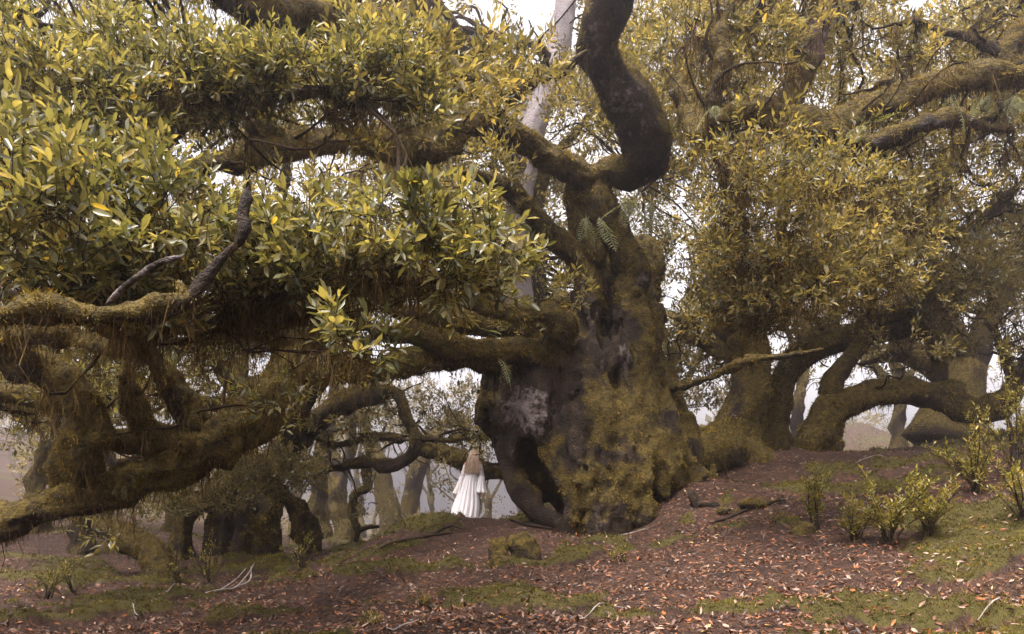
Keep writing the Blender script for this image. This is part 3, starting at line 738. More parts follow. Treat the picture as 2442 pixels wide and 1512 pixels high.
t.limb([(1220, 880, 15.2, 50), (1120, 850, 14.6, 52), (1030, 858, 13.6, 58), (960, 862, 12.9, 60), (900, 880, 12.4, 52), (830, 893, 11.9, 47), (760, 892, 11.4, 45), (700, 895, 11.0, 47), (640, 905, 10.6, 40)], moss=.7, lump=.16)
t.limb([(1380, 745, 15.6, 50), (1350, 715, 15.8, 36), (1320, 705, 16, 25)], moss=.8)
for b in [(1000, 180, 100, 45, 8.2), (1120, 170, 80, 60, 9.0), (1210, 190, 70, 60, 10.5), (930, 130, 90, 60, 8.0), (1270, 130, 60, 50, 11.5), (1080, 190, 60, 40, 9)]:
    t.blob(*b, dY=.7, n=9, tw=6, K=8, lod=4, ll=.15)
for b in [(850, 325, 22, 30, 8.0), (1180, 400, 60, 40, 12.5), (940, 640, 60, 60, 9), (720, 500, 110, 60, 10), (650, 560, 100, 60, 10.5), (780, 470, 80, 30, 12)]:
    t.blob(*b, dY=.6, n=6, tw=6, lod=4, ll=.115)
t.crooked(40, (.5, 1.4), .025, (0, 1340, 0, 920), .35)
t.finish()

# ================================================================== sprawling laurel on the left, its trunk outside the frame
t = Tree('sprawling_laurel', gz(-430, 1500, 7.6), 'sprawling laurel with thick shaggy limb reaching in low over the leaf litter', seed=31, leaf=LEAF_NEAR, indiv=300, moss=1.1, beard=1.6, blen=1.9)
g0 = gz(-430, 1500, 7.6)
t.limb([(g0[0], g0[1], g0[2] - .25, .6), (g0[0] + .1, g0[1], .6, .42), (g0[0] - .05, g0[1] - .2, 2.2, .36), (g0[0] - .1, g0[1] - .3, 4.2, .30), (g0[0] + .3, g0[1], 6.2, .24), (g0[0] + 1.2, g0[1] + .3, 7.2, .2)], px=False, name='trunk', moss=.5, pale=.1)
t.limb([(-430, 1270, 7.5, 129), (-250, 1270, 7.2, 107), (-60, 1250, 7.0, 90), (80, 1225, 7.0, 86), (200, 1190, 7.2, 87), (320, 1145, 7.5, 84), (440, 1100, 7.8, 96), (530, 1050, 8.0, 110), (610, 980, 8.3, 111), (665, 905, 8.6, 96), (695, 845, 9.0, 72), (740, 795, 9.3, 67), (800, 765, 9.8, 49), (870, 770, 10.3, 29)], moss=.72, lump=.2)
t.limb([(155, 1210, 7.2, 76), (165, 1130, 7.1, 92), (195, 1060, 7.0, 88), (225, 1000, 6.9, 76), (180, 935, 6.8, 80), (120, 890, 6.8, 88), (40, 860, 6.7, 84), (-60, 810, 6.6, 66), (-250, 720, 6.8, 60), (-400, 640, 7.2, 60)], moss=.66, lump=.22)
t.limb([(500, 1080, 7.9, 84), (455, 1000, 7.8, 68), (405, 910, 7.7, 64), (355, 850, 7.5, 52), (290, 805, 7.3, 46), (235, 765, 7.1, 40), (160, 700, 6.8, 30)], moss=.6, lump=.2)
t.limb([(540, 1050, 8.0, 44), (480, 985, 7.9, 34), (435, 925, 7.8, 30), (415, 880, 7.7, 18)], moss=.7)
t.limb([(480, 1070, 7.8, 72), (380, 1048, 7.7, 66), (300, 1052, 7.5, 56), (225, 1040, 7.2, 54)], moss=.66, lump=.2)
t.limb([(360, 1045, 7.6, 50), (330, 985, 7.4, 58), (310, 930, 7.2, 44), (300, 880, 7.0, 26)], moss=.72, lump=.22)
t.limb([(690, 850, 9.0, 70), (725, 800, 9.6, 64), (735, 760, 9.9, 40)], moss=.8)
t.limb([(-380, 700, 4.61, 60), (-200, 760, 4.03, 55), (-40, 755, 3.74, 58), (90, 735, 3.82, 66), (200, 748, 3.89, 46), (290, 748, 3.96, 44), (380, 738, 4.03, 62), (445, 722, 4.03, 44), (480, 700, 4.03, 24)], moss=.5, pale=.1, lump=.3, skel=False)
t.limb([(440, 735, 4.03, 36), (470, 690, 4.03, 36), (505, 640, 4.03, 30), (535, 608, 4.03, 18), (560, 588, 4.03, 18), (576, 560, 4.03, 32), (582, 510, 4.03, 34), (590, 450, 4.03, 27)], moss=.12, pale=.2, lump=.3, name='snag', skel=False, up=.3)
t.limb([(445, 720, 4.03, 30), (432, 690, 4.03, 30), (425, 668, 4.03, 18)], moss=.6, skel=False)
t.limb([(255, 725, 3.9, 14), (290, 690, 3.85, 15), (335, 655, 3.8, 15), (385, 625, 3.8, 16), (435, 612, 3.8, 12)], moss=-.1, pale=.55, lump=.1, name='bare_stick', skel=False)
t.limb([(-260, 740, 5.6, 30), (-60, 712, 4.6, 14), (0, 702, 4.5, 14), (62, 692, 4.5, 13)], moss=-.3, pale=1.0, lump=.1, name='bleached_stick', mat=PALEWOOD, skel=False)
t.limb([(340, 395, 8.3, 46), (395, 330, 7.9, 44), (450, 283, 7.7, 38), (520, 258, 7.5, 32), (580, 240, 7.3, 22), (660, 245, 7.2, 16)], moss=.6, lump=.2)
t.limb([(400, 325, 7.9, 26), (372, 250, 7.8, 24), (385, 170, 7.7, 16), (390, 110, 7.6, 10)], moss=.5)
t.limb([(g0[0] + .1, g0[1] - .1, 5.2, .2), *[tuple(P(x, y, Y)) + (w / 2 / F * Y,) for x, y, Y, w in [(-120, 420, 8.2, 60), (120, 380, 8.6, 64), (250, 390, 8.6, 62), (340, 400, 8.4, 50), (420, 415, 8.9, 36)]]], px=False, moss=.65, lump=.2)
t.limb([(g0[0] + .8, g0[1] + .2, 6.8, .22), *[tuple(P(x, y, Y)) + (w / 2 / F * Y,) for x, y, Y, w in [(200, -180, 8, 90), (480, -60, 8.0, 96), (600, 0, 8.0, 100), (700, 30, 8.2, 92), (810, 42, 8.5, 84), (910, 55, 8.9, 64), (960, 30, 9.2, 44), (1000, -60, 9.4, 36)]]], px=False, moss=.6, lump=.16)
t.limb([(-60, 800, 6.6, 50), (60, 790, 6.4, 60), (170, 800, 6.3, 56), (260, 830, 6.2, 40), (330, 820, 6.1, 22)], moss=.7, lump=.25)
t.limb([(-100, 950, 7.5, 50), (30, 940, 7.6, 54), (130, 960, 7.6, 46), (210, 940, 7.5, 30)], moss=.6, lump=.25)
t.limb([(690, 850, 9.0, 60), (640, 800, 8.8, 46), (560, 790, 8.6, 40), (490, 800, 8.4, 34), (430, 780, 8.2, 22)], moss=.7, lump=.22)
t.limb([(760, 780, 9.5, 50), (700, 730, 9.2, 40), (600, 720, 8.8, 34), (520, 740, 8.6, 24)], moss=.7, lump=.22)
for b in [(60, 900, 100, 60, 8.6), (330, 950, 90, 60, 9.0), (240, 870, 90, 50, 8.4), (480, 850, 90, 60, 9.2), (600, 770, 90, 50, 9.0), (120, 1000, 80, 40, 9.5)]:
    t.blob(*b, dY=.5, n=8, tw=5, ll=.11, K=9, lod=4)
t.limb([(400, 330, 7.8, 20), (392, 270, 7.4, 44), (388, 210, 7.0, 46), (384, 150, 6.8, 20)], moss=.7, lump=.3)
t.limb([(-120, 130, 6.8, 26), (-30, 150, 6.5, 34), (30, 180, 6.3, 44), (80, 185, 6.3, 18)], moss=.7, lump=.3)
t.limb([(590, 240, 7.3, 20), (650, 232, 7.1, 26), (720, 225, 7.0, 30), (790, 222, 7.0, 24), (860, 235, 7.1, 14)], moss=.6, lump=.3)
t.limb([(395, 300, 7.8, 20), (330, 270, 7.2, 22), (270, 262, 6.9, 18), (200, 215, 6.6, 10)], moss=.5, lump=.25)
# foliage in front and above
near = [(60, 400, 120, 40, 5.6), (220, 390, 120, 40, 5.8), (360, 420, 90, 35, 5.8), (120, 330, 120, 40, 6.0), (290, 330, 90, 35, 6.2), (560, 660, 110, 50, 5.6), (640, 620, 100, 45, 5.8), (480, 640, 90, 40, 5.3), (380, 520, 140, 50, 5.0), (250, 700, 130, 30, 5.0), (90, 515, 150, 80, 4.3), (250, 545, 130, 75, 4.4), (420, 535, 110, 60, 4.7), (60, 395, 120, 60, 4.7), (170, 445, 100, 50, 4.7), (350, 635, 120, 60, 4.7), (180, 655, 140, 60, 4.5), (40, 625, 80, 70, 4.3), (500, 605, 60, 50, 5.2),
        (780, 605, 90, 55, 5.5), (830, 575, 90, 55, 5.3), (720, 645, 80, 50, 5.6), (930, 565, 110, 60, 5.2), (1030, 605, 100, 65, 5.1), (1120, 635, 90, 50, 5.1), (1180, 645, 60, 45, 5.2), (900, 675, 120, 50, 5.3), (1040, 685, 90, 40, 5.3), (760, 685, 100, 50, 5.6), (650, 695, 90, 50, 5.6), (700, 745, 90, 40, 5.8),
        (850, 825, 45, 55, 4.9), (330, 735, 100, 40, 5.0), (1090, 545, 60, 40, 5.3)]
for b in near: t.blob(*b, dY=.7, n=11, tw=5, ll=.10, K=9, L=.22, lod=6)
for b in [(80, 195, 130, 60, 6.0), (230, 245, 130, 60, 6.2), (380, 215, 120, 60, 6.4), (110, 295, 110, 37, 6.2), (520, 185, 110, 60, 6.6), (650, 185, 110, 52, 6.8), (780, 195, 100, 60, 7.0), (870, 210, 80, 52, 7.2), (300, 135, 120, 45, 6.8), (480, 235, 100, 30, 6.6), (920, 145, 80, 45, 7.2), (590, 200, 70, 37, 6.8), (60, 105, 120, 45, 6.8), (800, 220, 70, 22, 7.2), (1000, 235, 60, 22, 7.6)]:
    t.blob(*b, dY=.5, n=17, tw=5, ll=.094, K=9, L=.25, lod=6)
t.fill(-80, 900, -90, 330, 10, 15, 44, [(480, 50, 45, 25)], n=8, tw=5, ll=.15, K=8, lod=2, L=.36)
t.fill(-60, 500, 640, 980, 9.5, 12, 16, (), n=7, tw=5, ll=.13, K=8, lod=4, L=.34)
t.crooked(60, (.4, 1.3), .02, (-50, 1100, 0, 1150), .4)
t.finish(fuzz=1.25)
sprawl = t

# ================================================================== laurel whose limb enters from the right
t = Tree('overhanging_laurel', gz(2760, 1150, 10.5), 'laurel leaning in with thick fern-hung limb high above the saplings', seed=51, leaf=LEAF_MID, indiv=120, wood=WOOD, beard=1.9, blen=1.8)
g0 = gz(2760, 1150, 10.5)
t.limb([(g0[0], g0[1], g0[2] - .25, .5), (g0[0] + .1, g0[1], g0[2] + .5, .36), (g0[0] + .1, g0[1], 3.4, .3), (g0[0] - .2, g0[1] + .1, 5.6, .26), (g0[0] - .7, g0[1] + .2, 7.0, .2), *[tuple(P(x, y, Y)) + (w / 2 / F * Y,) for x, y, Y, w in [(2560, 150, 11, 60)]]], px=False, name='trunk', moss=.5)
t.limb([(2620, 120, 11, 70), (2530, 160, 11, 60), (2442, 178, 11, 54), (2330, 178, 11, 66), (2240, 200, 11, 60), (2130, 236, 11, 64), (2030, 275, 11, 62), (1955, 310, 11, 80), (1890, 292, 11.2, 84), (1820, 272, 11.5, 76), (1750, 275, 11.8, 60), (1690, 320, 12.4, 50), (1655, 290, 13.2, 52), (1630, 220, 13.8, 58), (1605, 170, 14, 44)], moss=.6, lump=.17)
t.limb([(1880, 285, 11.3, 60), (1885, 235, 11.3, 56), (1915, 160, 11.5, 60), (1940, 90, 11.8, 60), (1962, 10, 12, 56), (1990, -120, 12.5, 50)], moss=.22, mat=WOOD_RED, lump=.13)
t.limb([(1980, 300, 10.9, 40), (2060, 345, 10.8, 44), (2130, 330, 10.8, 48), (2200, 296, 10.8, 48), (2280, 283, 10.9, 42), (2340, 300, 11.1, 26), (2420, 310, 11.2, 14)], moss=.35, pale=.4, lump=.2)
t.limb([(1900, 310, 11, 64), (1896, 380, 11, 52), (1880, 450, 11.1, 34), (1860, 540, 11.2, 24), (1850, 620, 11.2, 14)], moss=.4)
t.limb([(2090, 355, 10.8, 36), (2050, 380, 10.9, 30), (1995, 368, 11, 20)], moss=.4)
t.limb([(2420, 175, 11, 40), (2400, 130, 11, 44), (2420, 80, 11.1, 40), (2470, 20, 11.2, 36), (2520, -80, 11.4, 30)], moss=.5)
t.limb([(2395, 130, 11, 26), (2320, 90, 11.1, 24), (2240, 70, 11.3, 18), (2180, 40, 11.5, 12)], moss=.3)
t.limb([(2180, 225, 11, 24), (2110, 195, 11.2, 22), (2085, 215, 11.4, 14)], moss=.4)
t.limb([(1990, -100, 12.3, 40), (1850, -30, 11, 34), (1760, -20, 10, 32), (1722, 50, 9.6, 34), (1718, 140, 9.5, 46), (1700, 230, 9.6, 36), (1690, 310, 9.7, 16)], moss=.5, lump=.24)
t.limb([(1850, -25, 11, 26), (1800, 40, 10.6, 22), (1740, 80, 10.4, 16), (1690, 105, 10.2, 9)], moss=.2, pale=.3)
for b in [(1780, 375, 90, 38, 9.2), (1820, 435, 144, 44, 9.2), (1760, 465, 90, 44, 9.5), (1740, 555, 90, 44, 9.8), (1780, 535, 132, 44, 9.4), (1900, 515, 108, 44, 9.4), (1960, 595, 108, 49, 9.5), (1840, 625, 132, 44, 9.5), (1760, 645, 90, 38, 9.8), (1930, 695, 108, 33, 9.7), (1990, 665, 72, 33, 9.6), (1880, 755, 96, 27, 9.8), (1730, 735, 70, 22, 10.5), (2030, 575, 84, 27, 10), (2080, 495, 96, 27, 10.5), (2000, 445, 96, 27, 10), (1790, 755, 96, 27, 10.4), (2060, 715, 72, 22, 10.5), (1960, 415, 96, 22, 10.4), (2120, 575, 96, 27, 11), (2110, 655, 84, 27, 11), (2180, 515, 96, 22, 11.5)]:
    t.blob(*b, dY=1.3, n=20, tw=5, ll=.10, K=8, lod=4, L=.28)
for b in [(1650, 80, 80, 70, 10), (1720, 150, 80, 60, 10.2), (1800, 120, 90, 80, 10.5), (1850, 50, 90, 60, 11), (2050, 100, 110, 80, 12), (2150, 150, 110, 60, 12), (2300, 60, 130, 60, 12), (2420, 120, 80, 80, 12), (2240, 350, 110, 60, 12.5), (2380, 380, 100, 80, 12.5)]:
    t.blob(*b, dY=.8, n=11, tw=6, ll=.12, lod=4)
t.fill(1560, 2480, -60, 380, 13.5, 19, 64, [(2330, 470, 50, 45)], n=9, tw=6, ll=.155, K=8, lod=2, L=.4)
t.crooked(60, (.5, 1.8), .028, (1550, 2500, -50, 700), .12)
t.finish()

# ================================================================== trees behind
SKY_HOLES = [(1190, 60, 75, 60), (480, 50, 70, 40), (2330, 470, 50, 45), (2340, 895, 130, 95), (2110, 740, 60, 50), (1040, 985, 80, 40)]
t = Tree('pale_laurel', gz(1290, 1250, 21), 'tall laurel with pale lilac bark standing behind the hollow trunk', seed=71, leaf=LEAF_MID)
t.limb([(1300, 1262, 21, 120), (1275, 1150, 21, 90), (1255, 900, 20.6, 80), (1240, 720, 20.3, 74), (1236, 570, 20, 58), (1245, 430, 20, 58), (1262, 320, 20, 72), (1288, 240, 20, 76), (1310, 185, 20, 62), (1335, 100, 20, 52), (1350, -40, 20, 42)], name='trunk', moss=-.3, pale=1.0, lump=.08, up=.2, mat=WOOD_PALE)
t.limb([(1262, 780, 20.5, 50), (1282, 640, 20.3, 46), (1272, 500, 20.3, 42), (1300, 400, 20.4, 34), (1350, 340, 20.6, 24), (1420, 260, 20.8, 16)], moss=.2, pale=.1)
t.limb([(1245, 420, 20, 50), (1190, 340, 19, 48), (1130, 240, 17.5, 56), (1100, 140, 16, 64), (1050, 60, 15, 74), (1005, -10, 14.5, 76), (970, -100, 14, 66)], moss=.1, pale=.35, lump=.1)
t.limb([(1320, 160, 20, 36), (1280, 110, 19.5, 26), (1220, 90, 19.2, 18)], moss=.2)
t.fill(700, 1560, -60, 300, 18, 24, 24, SKY_HOLES[:1], n=10, tw=6, ll=.17, K=8, lod=2, L=.42)
t.fill(560, 1500, -120, 420, 16, 23, 54, SKY_HOLES, n=12, tw=6, ll=.17, K=8, lod=2, L=.42)
t.fill(640, 1300, 330, 740, 16.5, 23, 44, SKY_HOLES, n=10, tw=6, ll=.17, K=8, lod=2, L=.42)
t.fill(1490, 1780, 420, 960, 20, 27, 26, (), n=9, tw=6, ll=.18, K=8, lod=2, L=.42)
t.fill(1120, 1330, 560, 800, 21.5, 26, 10, (), n=9, tw=6, ll=.18, K=8, lod=2, L=.42)
t.fill(1100, 1700, 300, 700, 19, 25, 30, SKY_HOLES, n=11, tw=6, ll=.18, K=8, lod=2, L=.45)
t.finish(.7)

t = Tree('forked_laurel', gz(1745, 1080, 19), 'forked laurel on a root mound beside the ancient hollow trunk', seed=81, leaf=LEAF_MID, beard=1.8, blen=1.4)
t.limb([(1735, 1100, 18.9, 210), (1755, 1040, 19, 130), (1780, 960, 19, 95), (1793, 880, 19, 86), (1778, 810, 19, 96), (1765, 780, 19, 80)], name='trunk', moss=.3, pale=.42, lump=.12)
t.limb([(1812, 1100, 19.1, 60), (1812, 1000, 19.2, 30), (1815, 900, 19.2, 28), (1800, 830, 19.2, 34)], moss=.6)
t.limb([(1765, 800, 19, 80), (1752, 730, 19, 66), (1742, 650, 19, 54), (1758, 560, 18.6, 44), (1748, 450, 18.2, 38), (1700, 330, 18, 30), (1710, 180, 18, 24), (1690, 0, 18, 18)], moss=.35)
t.limb([(1785, 815, 19, 44), (1830, 752, 19, 38), (1872, 700, 19, 34), (1900, 640, 19, 28), (1965, 560, 19, 22), (2000, 470, 19, 16)], moss=.4)
t.limb([(1760, 815, 19, 44), (1712, 778, 19.2, 34), (1685, 735, 19.4, 28), (1640, 690, 19.6, 20)], moss=.5)
t.limb([(1770, 845, 19, 40), (1715, 840, 19.4, 30), (1670, 815, 19.7, 26), (1625, 790, 20, 18)], moss=.6)
t.limb([(1740, 1085, 18.7, 120), (1680, 1050, 18.3, 70), (1640, 1020, 18.0, 42), (1600, 960, 17.6, 32), (1575, 900, 17.4, 20)], name='root', moss=.5)
t.limb([(1745, 1090, 18.2, 150), (1690, 1090, 17.8, 110), (1660, 1120, 17.3, 60)], name='root', moss=.3, lump=.3)
t.limb([(1780, 1080, 18.6, 110), (1800, 1120, 18.0, 90), (1815, 1160, 17.6, 40)], name='root', moss=.3, lump=.3)
t.fill(1450, 2100, -120, 520, 18, 24, 44, SKY_HOLES, n=12, tw=6, ll=.17, K=8, lod=2, L=.42)
t.fill(1560, 2000, 560, 900, 21, 27, 24, SKY_HOLES, n=11, tw=6, ll=.18, K=8, lod=2, L=.45)
t.crooked(70, (.8, 2.6), .045, (1500, 2150, 0, 900), .6)
t.finish(.8)

t = Tree('curving_laurel', gz(1850, 1075, 20), 'slender laurel whose trunk curves over above the arched one', seed=91, leaf=LEAF_MID, beard=2.0, blen=1.6)
t.limb([(1848, 1100, 20, 120), (1846, 1020, 20, 74), (1862, 930, 20, 66), (1895, 862, 20, 64), (1960, 820, 19.7, 60), (2060, 795, 19.3, 66), (2155, 768, 19, 62), (2225, 722, 19, 70), (2280, 690, 18.8, 52), (2340, 640, 18.6, 36), (2420, 600, 18.5, 28), (2500, 540, 18.4, 20)], name='trunk', moss=.55)
t.limb([(1900, 855, 20, 46), (1950, 795, 20.4, 36), (1995, 745, 20.6, 34), (2015, 690, 20.8, 22)], moss=.3)
t.limb([(2066, 795, 19.3, 40), (2072, 700, 18.8, 34), (2082, 610, 18.2, 34), (2100, 555, 18, 44), (2138, 505, 17.8, 50), (2190, 452, 17.6, 42), (2245, 390, 17.4, 34), (2300, 325, 17.2, 26), (2380, 260, 17, 18)], moss=.4)
t.limb([(2110, 545, 18, 44), (2060, 592, 18, 46), (2000, 630, 18.1, 40), (1930, 660, 18.3, 30), (1870, 690, 18.5, 18)], moss=.5)
t.limb([(2112, 540, 18, 36), (2110, 470, 18, 34), (2100, 400, 18, 26), (2120, 320, 18, 18)], moss=.3)
t.limb([(2085, 600, 18.2, 32), (2140, 580, 18, 36), (2230, 560, 17.8, 40), (2320, 540, 17.7, 26), (2420, 450, 17.5, 20)], moss=.5)
t.limb([(2200, 745, 19, 34), (2160, 690, 19.2, 30), (2120, 660, 19.4, 22)], moss=.4)
t.fill(2000, 2560, -120, 420, 15, 21, 41, SKY_HOLES, n=11, tw=6, ll=.16, K=8, lod=2, L=.4)
t.fill(1980, 2500, 380, 800, 17, 22, 26, SKY_HOLES, n=8, tw=6, ll=.15, K=8, lod=2, L=.4)
t.fill(2050, 2520, 420, 720, 16, 22, 33, SKY_HOLES, n=10, tw=6, ll=.16, K=8, lod=2, L=.4)
t.crooked(110, (.8, 2.8), .045, (1850, 2500, 0, 840), .5)
t.finish(.8)

t = Tree('arched_laurel', gz(1940, 1088, 18.8), 'mossy laurel trunk bent into a low arch over the bright gap', seed=101, leaf=LEAF_MID, beard=1.6, blen=1.3)
t.limb([(1935, 1118, 18.8, 130), (1942, 1048, 18.8, 87), (1980, 976, 18.8, 73), (2045, 938, 18.7, 63), (2135, 928, 18.5, 65), (2220, 938, 18.2, 71), (2290, 968, 18, 63), (2350, 980, 17.7, 57), (2405, 946, 17.4, 54), (2450, 873, 17, 49), (2510, 778, 16.5, 41), (2600, 648, 16, 31)], name='trunk', moss=.5, lump=.32)
t.limb([(1975, 960, 18.8, 64), (1990, 900, 18.8, 48), (2028, 855, 18.8, 36), (2068, 805, 18.9, 32), (2090, 740, 19, 22)], moss=.45)
t.limb([(2238, 920, 18.4, 34), (2240, 870, 18.5, 32), (2215, 805, 18.7, 32), (2165, 765, 18.9, 28), (2130, 720, 19, 18)], moss=.4)
t.limb([(2420, 920, 17.4, 34), (2400, 860, 17.4, 24), (2375, 800, 17.5, 18), (2350, 760, 17.5, 12)], moss=.4)
t.limb([(1960, 1010, 18.8, 50), (1985, 1060, 18.6, 44), (1980, 1100, 18.6, 30)], name='root', moss=.5)
t.fill(2080, 2500, 690, 850, 16, 18.5, 8, SKY_HOLES, n=5, tw=5, ll=.15, K=8, lod=4, L=.38)
t.crooked(30, (.6, 1.8), .04, (1950, 2500, 600, 880), .4)
t.finish(.8)

t = Tree('broad_laurel', gz(2270, 1052, 25), 'broad trunked laurel dark against the white gap on the crest', seed=111, leaf=LEAF_FAR)
t.limb([(2255, 1075, 25, 240), (2262, 1020, 25, 150), (2278, 950, 25, 118), (2292, 890, 25, 108), (2300, 850, 25, 90)], name='trunk', moss=.3, lump=.12)
t.limb([(2295, 890, 25, 80), (2335, 840, 25, 60), (2345, 780, 25, 50), (2400, 700, 25, 36), (2460, 600, 25, 24)], moss=.3)
t.limb([(2280, 900, 25, 80), (2225, 865, 25.4, 66), (2170, 840, 25.8, 50), (2100, 845, 26, 36), (2050, 870, 26, 24)], moss=.4)
t.limb([(2290, 880, 25, 70), (2280, 800, 25, 50), (2240, 720, 25, 36), (2230, 640, 25, 26), (2200, 500, 25, 20)], moss=.4)
t.limb([(2330, 845, 25, 30), (2250, 810, 24.6, 26), (2190, 800, 24.5, 22), (2140, 820, 24.5, 16)], moss=.5)
t.fill(2060, 2560, 480, 820, 23, 27, 25, SKY_HOLES, n=10, tw=6, ll=.19, K=8, lod=2, L=.46)
t.fill(2000, 2220, 860, 960, 25, 27, 4, (), n=4, tw=5, ll=.19, K=8, lod=2, L=.4)
t.crooked(30, (1, 3), .06, (2000, 2500, 500, 840), .4)
t.finish(.5)

# ---- old hollow tree on the left slope
t = Tree('hollow_laurel', gz(560, 1335, 18.8), 'squat old laurel with dark hollow trunk low in the dip', seed=121, leaf=LEAF_FAR, moss=.8)
chains = [px_chain((430, 1370, 18.4, 35), (432, 1280, 18.6, 29), (470, 1210, 18.9, 31), (560, 1160, 19, 35)),
          px_chain((530, 1370, 19.4, 51), (540, 1280, 19.4, 55), (560, 1190, 19.2, 51)),
          px_chain((600, 1370, 18.5, 44), (600, 1290, 18.6, 38), (600, 1200, 18.9, 44), (620, 1120, 19, 34)),
          px_chain((660, 1360, 18.6, 22), (650, 1270, 18.7, 28), (640, 1190, 18.9, 29)),
          px_chain((560, 1370, 18.3, 23), (570, 1290, 18.5, 22), (580, 1220, 18.7, 22)),
          px_chain((745, 1340, 18.8, 16), (740, 1280, 18.8, 16), (718, 1215, 18.8, 17), (670, 1180, 18.9, 22)),
          px_chain((722, 1330, 19.0, 9), (708, 1260, 19.0, 9), (695, 1200, 19, 9))]
hl = [(px_chain((495, 1290, 18.2, 24), (490, 1340, 18.2, 26)), np.array([1, 2.2, 1]))]
V, Q = sdf_wood(chains, hl, .065, k=.09, lump=.12, flute=.2, seed=15, crag=.12)
t.wood_obj('trunk', V, Q, .3, -.1)
t.skel.append(catmull(np.array([[*P(x, y, Y), .3] for x, y, Y in [(600, 1300, 19), (610, 1120, 19)]]), .3))
t.limb([(620, 1150, 19, 90), (660, 1090, 18.6, 60), (700, 1020, 18.2, 46), (730, 950, 17.8, 44), (770, 900, 17.4, 40), (800, 830, 17, 30)], moss=.4)
t.limb([(640, 1150, 19, 60), (700, 1075, 18.8, 50), (745, 1015, 18.6, 52), (800, 970, 18.4, 54), (860, 945, 18.3, 48), (915, 934, 18.2, 36), (952, 942, 18.2, 30), (964, 985, 18.2, 30), (984, 1020, 18.3, 28), (992, 1062, 18.3, 28), (975, 1092, 18.4, 30), (925, 1110, 18.5, 30), (870, 1104, 18.6, 26), (815, 1112, 18.8, 20), (765, 1122, 19, 14), (720, 1110, 19, 10)], moss=.45, lump=.18)
t.limb([(985, 1070, 18.4, 28), (1040, 1078, 18.5, 40), (1100, 1098, 18.8, 44), (1160, 1122, 19.2, 42), (1230, 1130, 19.8, 34)], moss=.45)
t.limb([(965, 1050, 18.3, 20), (915, 1040, 18.5, 22), (865, 1048, 18.8, 20), (800, 1062, 19, 16), (750, 1045, 19, 10)], moss=.5)
t.limb([(985, 1040, 18.3, 16), (1060, 1050, 18.6, 15), (1120, 1042, 19, 17), (1190, 1040, 19.5, 18)], moss=.6)
t.limb([(700, 1020, 18.2, 30), (640, 985, 17.2, 36), (570, 966, 15.8, 38), (480, 962, 14.6, 32), (400, 932, 13.8, 26), (330, 900, 13.2, 18)], moss=.55)
t.limb([(585, 965, 16, 36), (545, 905, 15.6, 34), (508, 845, 15.2, 28), (500, 780, 15, 20)], moss=.45)
for b in [(620, 1110, 110, 45, 18), (540, 1130, 110, 50, 18.2), (700, 1100, 60, 40, 18), (480, 1160, 90, 40, 18.4), (640, 1150, 90, 40, 17.8), (420, 1180, 70, 35, 18.8), (720, 1150, 40, 40, 18), (560, 1180, 90, 30, 17.8), (640, 1130, 110, 50, 16.8), (560, 1160, 110, 50, 16.8), (700, 1120, 70, 40, 16.9), (480, 1190, 80, 40, 17), (610, 1090, 80, 40, 16.8), (380, 1200, 70, 30, 17.2)]:
    t.blob(*b, dY=.8, n=16, tw=6, ll=.12, K=9, lod=2, L=.34)
for b in [(860, 1010, 80, 40, 19), (940, 980, 60, 40, 19.5), (1040, 1000, 70, 35, 20), (1100, 1040, 60, 25, 20), (800, 1060, 60, 40, 19.5), (1060, 940, 80, 30, 20)]:
    t.blob(*b, dY=.8, n=9, tw=6, ll=.15, K=8, lod=2, L=.36)
t.fill(-60, 660, 560, 1010, 12.5, 17, 40, (), n=8, tw=6, ll=.15, K=8, lod=2, L=.4)
t.crooked(60, (.5, 1.6), .035, (380, 1200, 850, 1120), .5)
t.finish(.8)

# ---- misty laurels in the dip behind the woman
t = Tree('misty_laurel', gz(945, 1300, 42.0), 'twin stemmed laurel fading into mist beside the woman in white', seed=131, leaf=LEAF_FAR, group='laurels fading into the mist')
t.limb([(948, 1320, 42.0, 110), (935, 1250, 42.0, 64), (918, 1180, 42.0, 48), (908, 1120, 42.0, 46), (885, 1060, 42.0, 36), (860, 1000, 42.0, 28), (850, 920, 42.0, 20)], name='trunk', moss=.3)
t.limb([(955, 1310, 42.0, 80), (968, 1240, 42.0, 46), (985, 1170, 42.0, 40), (1000, 1110, 42.0, 40), (1030, 1050, 42.0, 30), (1090, 980, 42.0, 22)], moss=.3)
t.limb([(972, 1300, 41.7, 36), (988, 1250, 41.7, 28), (992, 1225, 41.7, 18)], moss=.2)
t.fill(800, 1180, 900, 1060, 39, 45, 18, [(1040, 985, 40, 25), (900, 1000, 30, 20)], n=7, tw=6, ll=.2, K=8, lod=2, L=.44)
for b in [(1000, 1130, 50, 20, 42.0), (930, 1230, 30, 30, 41.2), (900, 1110, 40, 25, 41.2)]: t.blob(*b, dY=.8, n=6, tw=5, ll=.19, K=8, lod=2)
t.crooked(30, (1, 3), .06, None, .4)
t.finish(.4)
t = Tree('misty_laurel', gz(818, 1318, 36.8), 'knobbly laurel stem in mist between hollow trunk and wavy stem', seed=135, leaf=LEAF_FAR, group='laurels fading into the mist')
t.limb([(822, 1335, 36.8, 80), (818, 1250, 36.8, 50), (802, 1190, 36.8, 50), (812, 1130, 36.8, 34), (832, 1080, 36.8, 28), (840, 1000, 36.8, 22), (800, 900, 36.8, 18)], name='trunk', moss=.3, lump=.25)
t.limb([(815, 1120, 36.8, 36.0), (780, 1060, 36.8, 22), (760, 1000, 36.9, 18)], moss=.3)
t.fill(720, 900, 880, 1050, 35, 39, 9, (), n=6, tw=6, ll=.19, K=8, lod=2, L=.42)
t.finish(.4)
t = Tree('wavy_laurel', gz(838, 1318, 21), 'thin wavy laurel stem snaking upward in the mist', seed=139, leaf=LEAF_FAR)
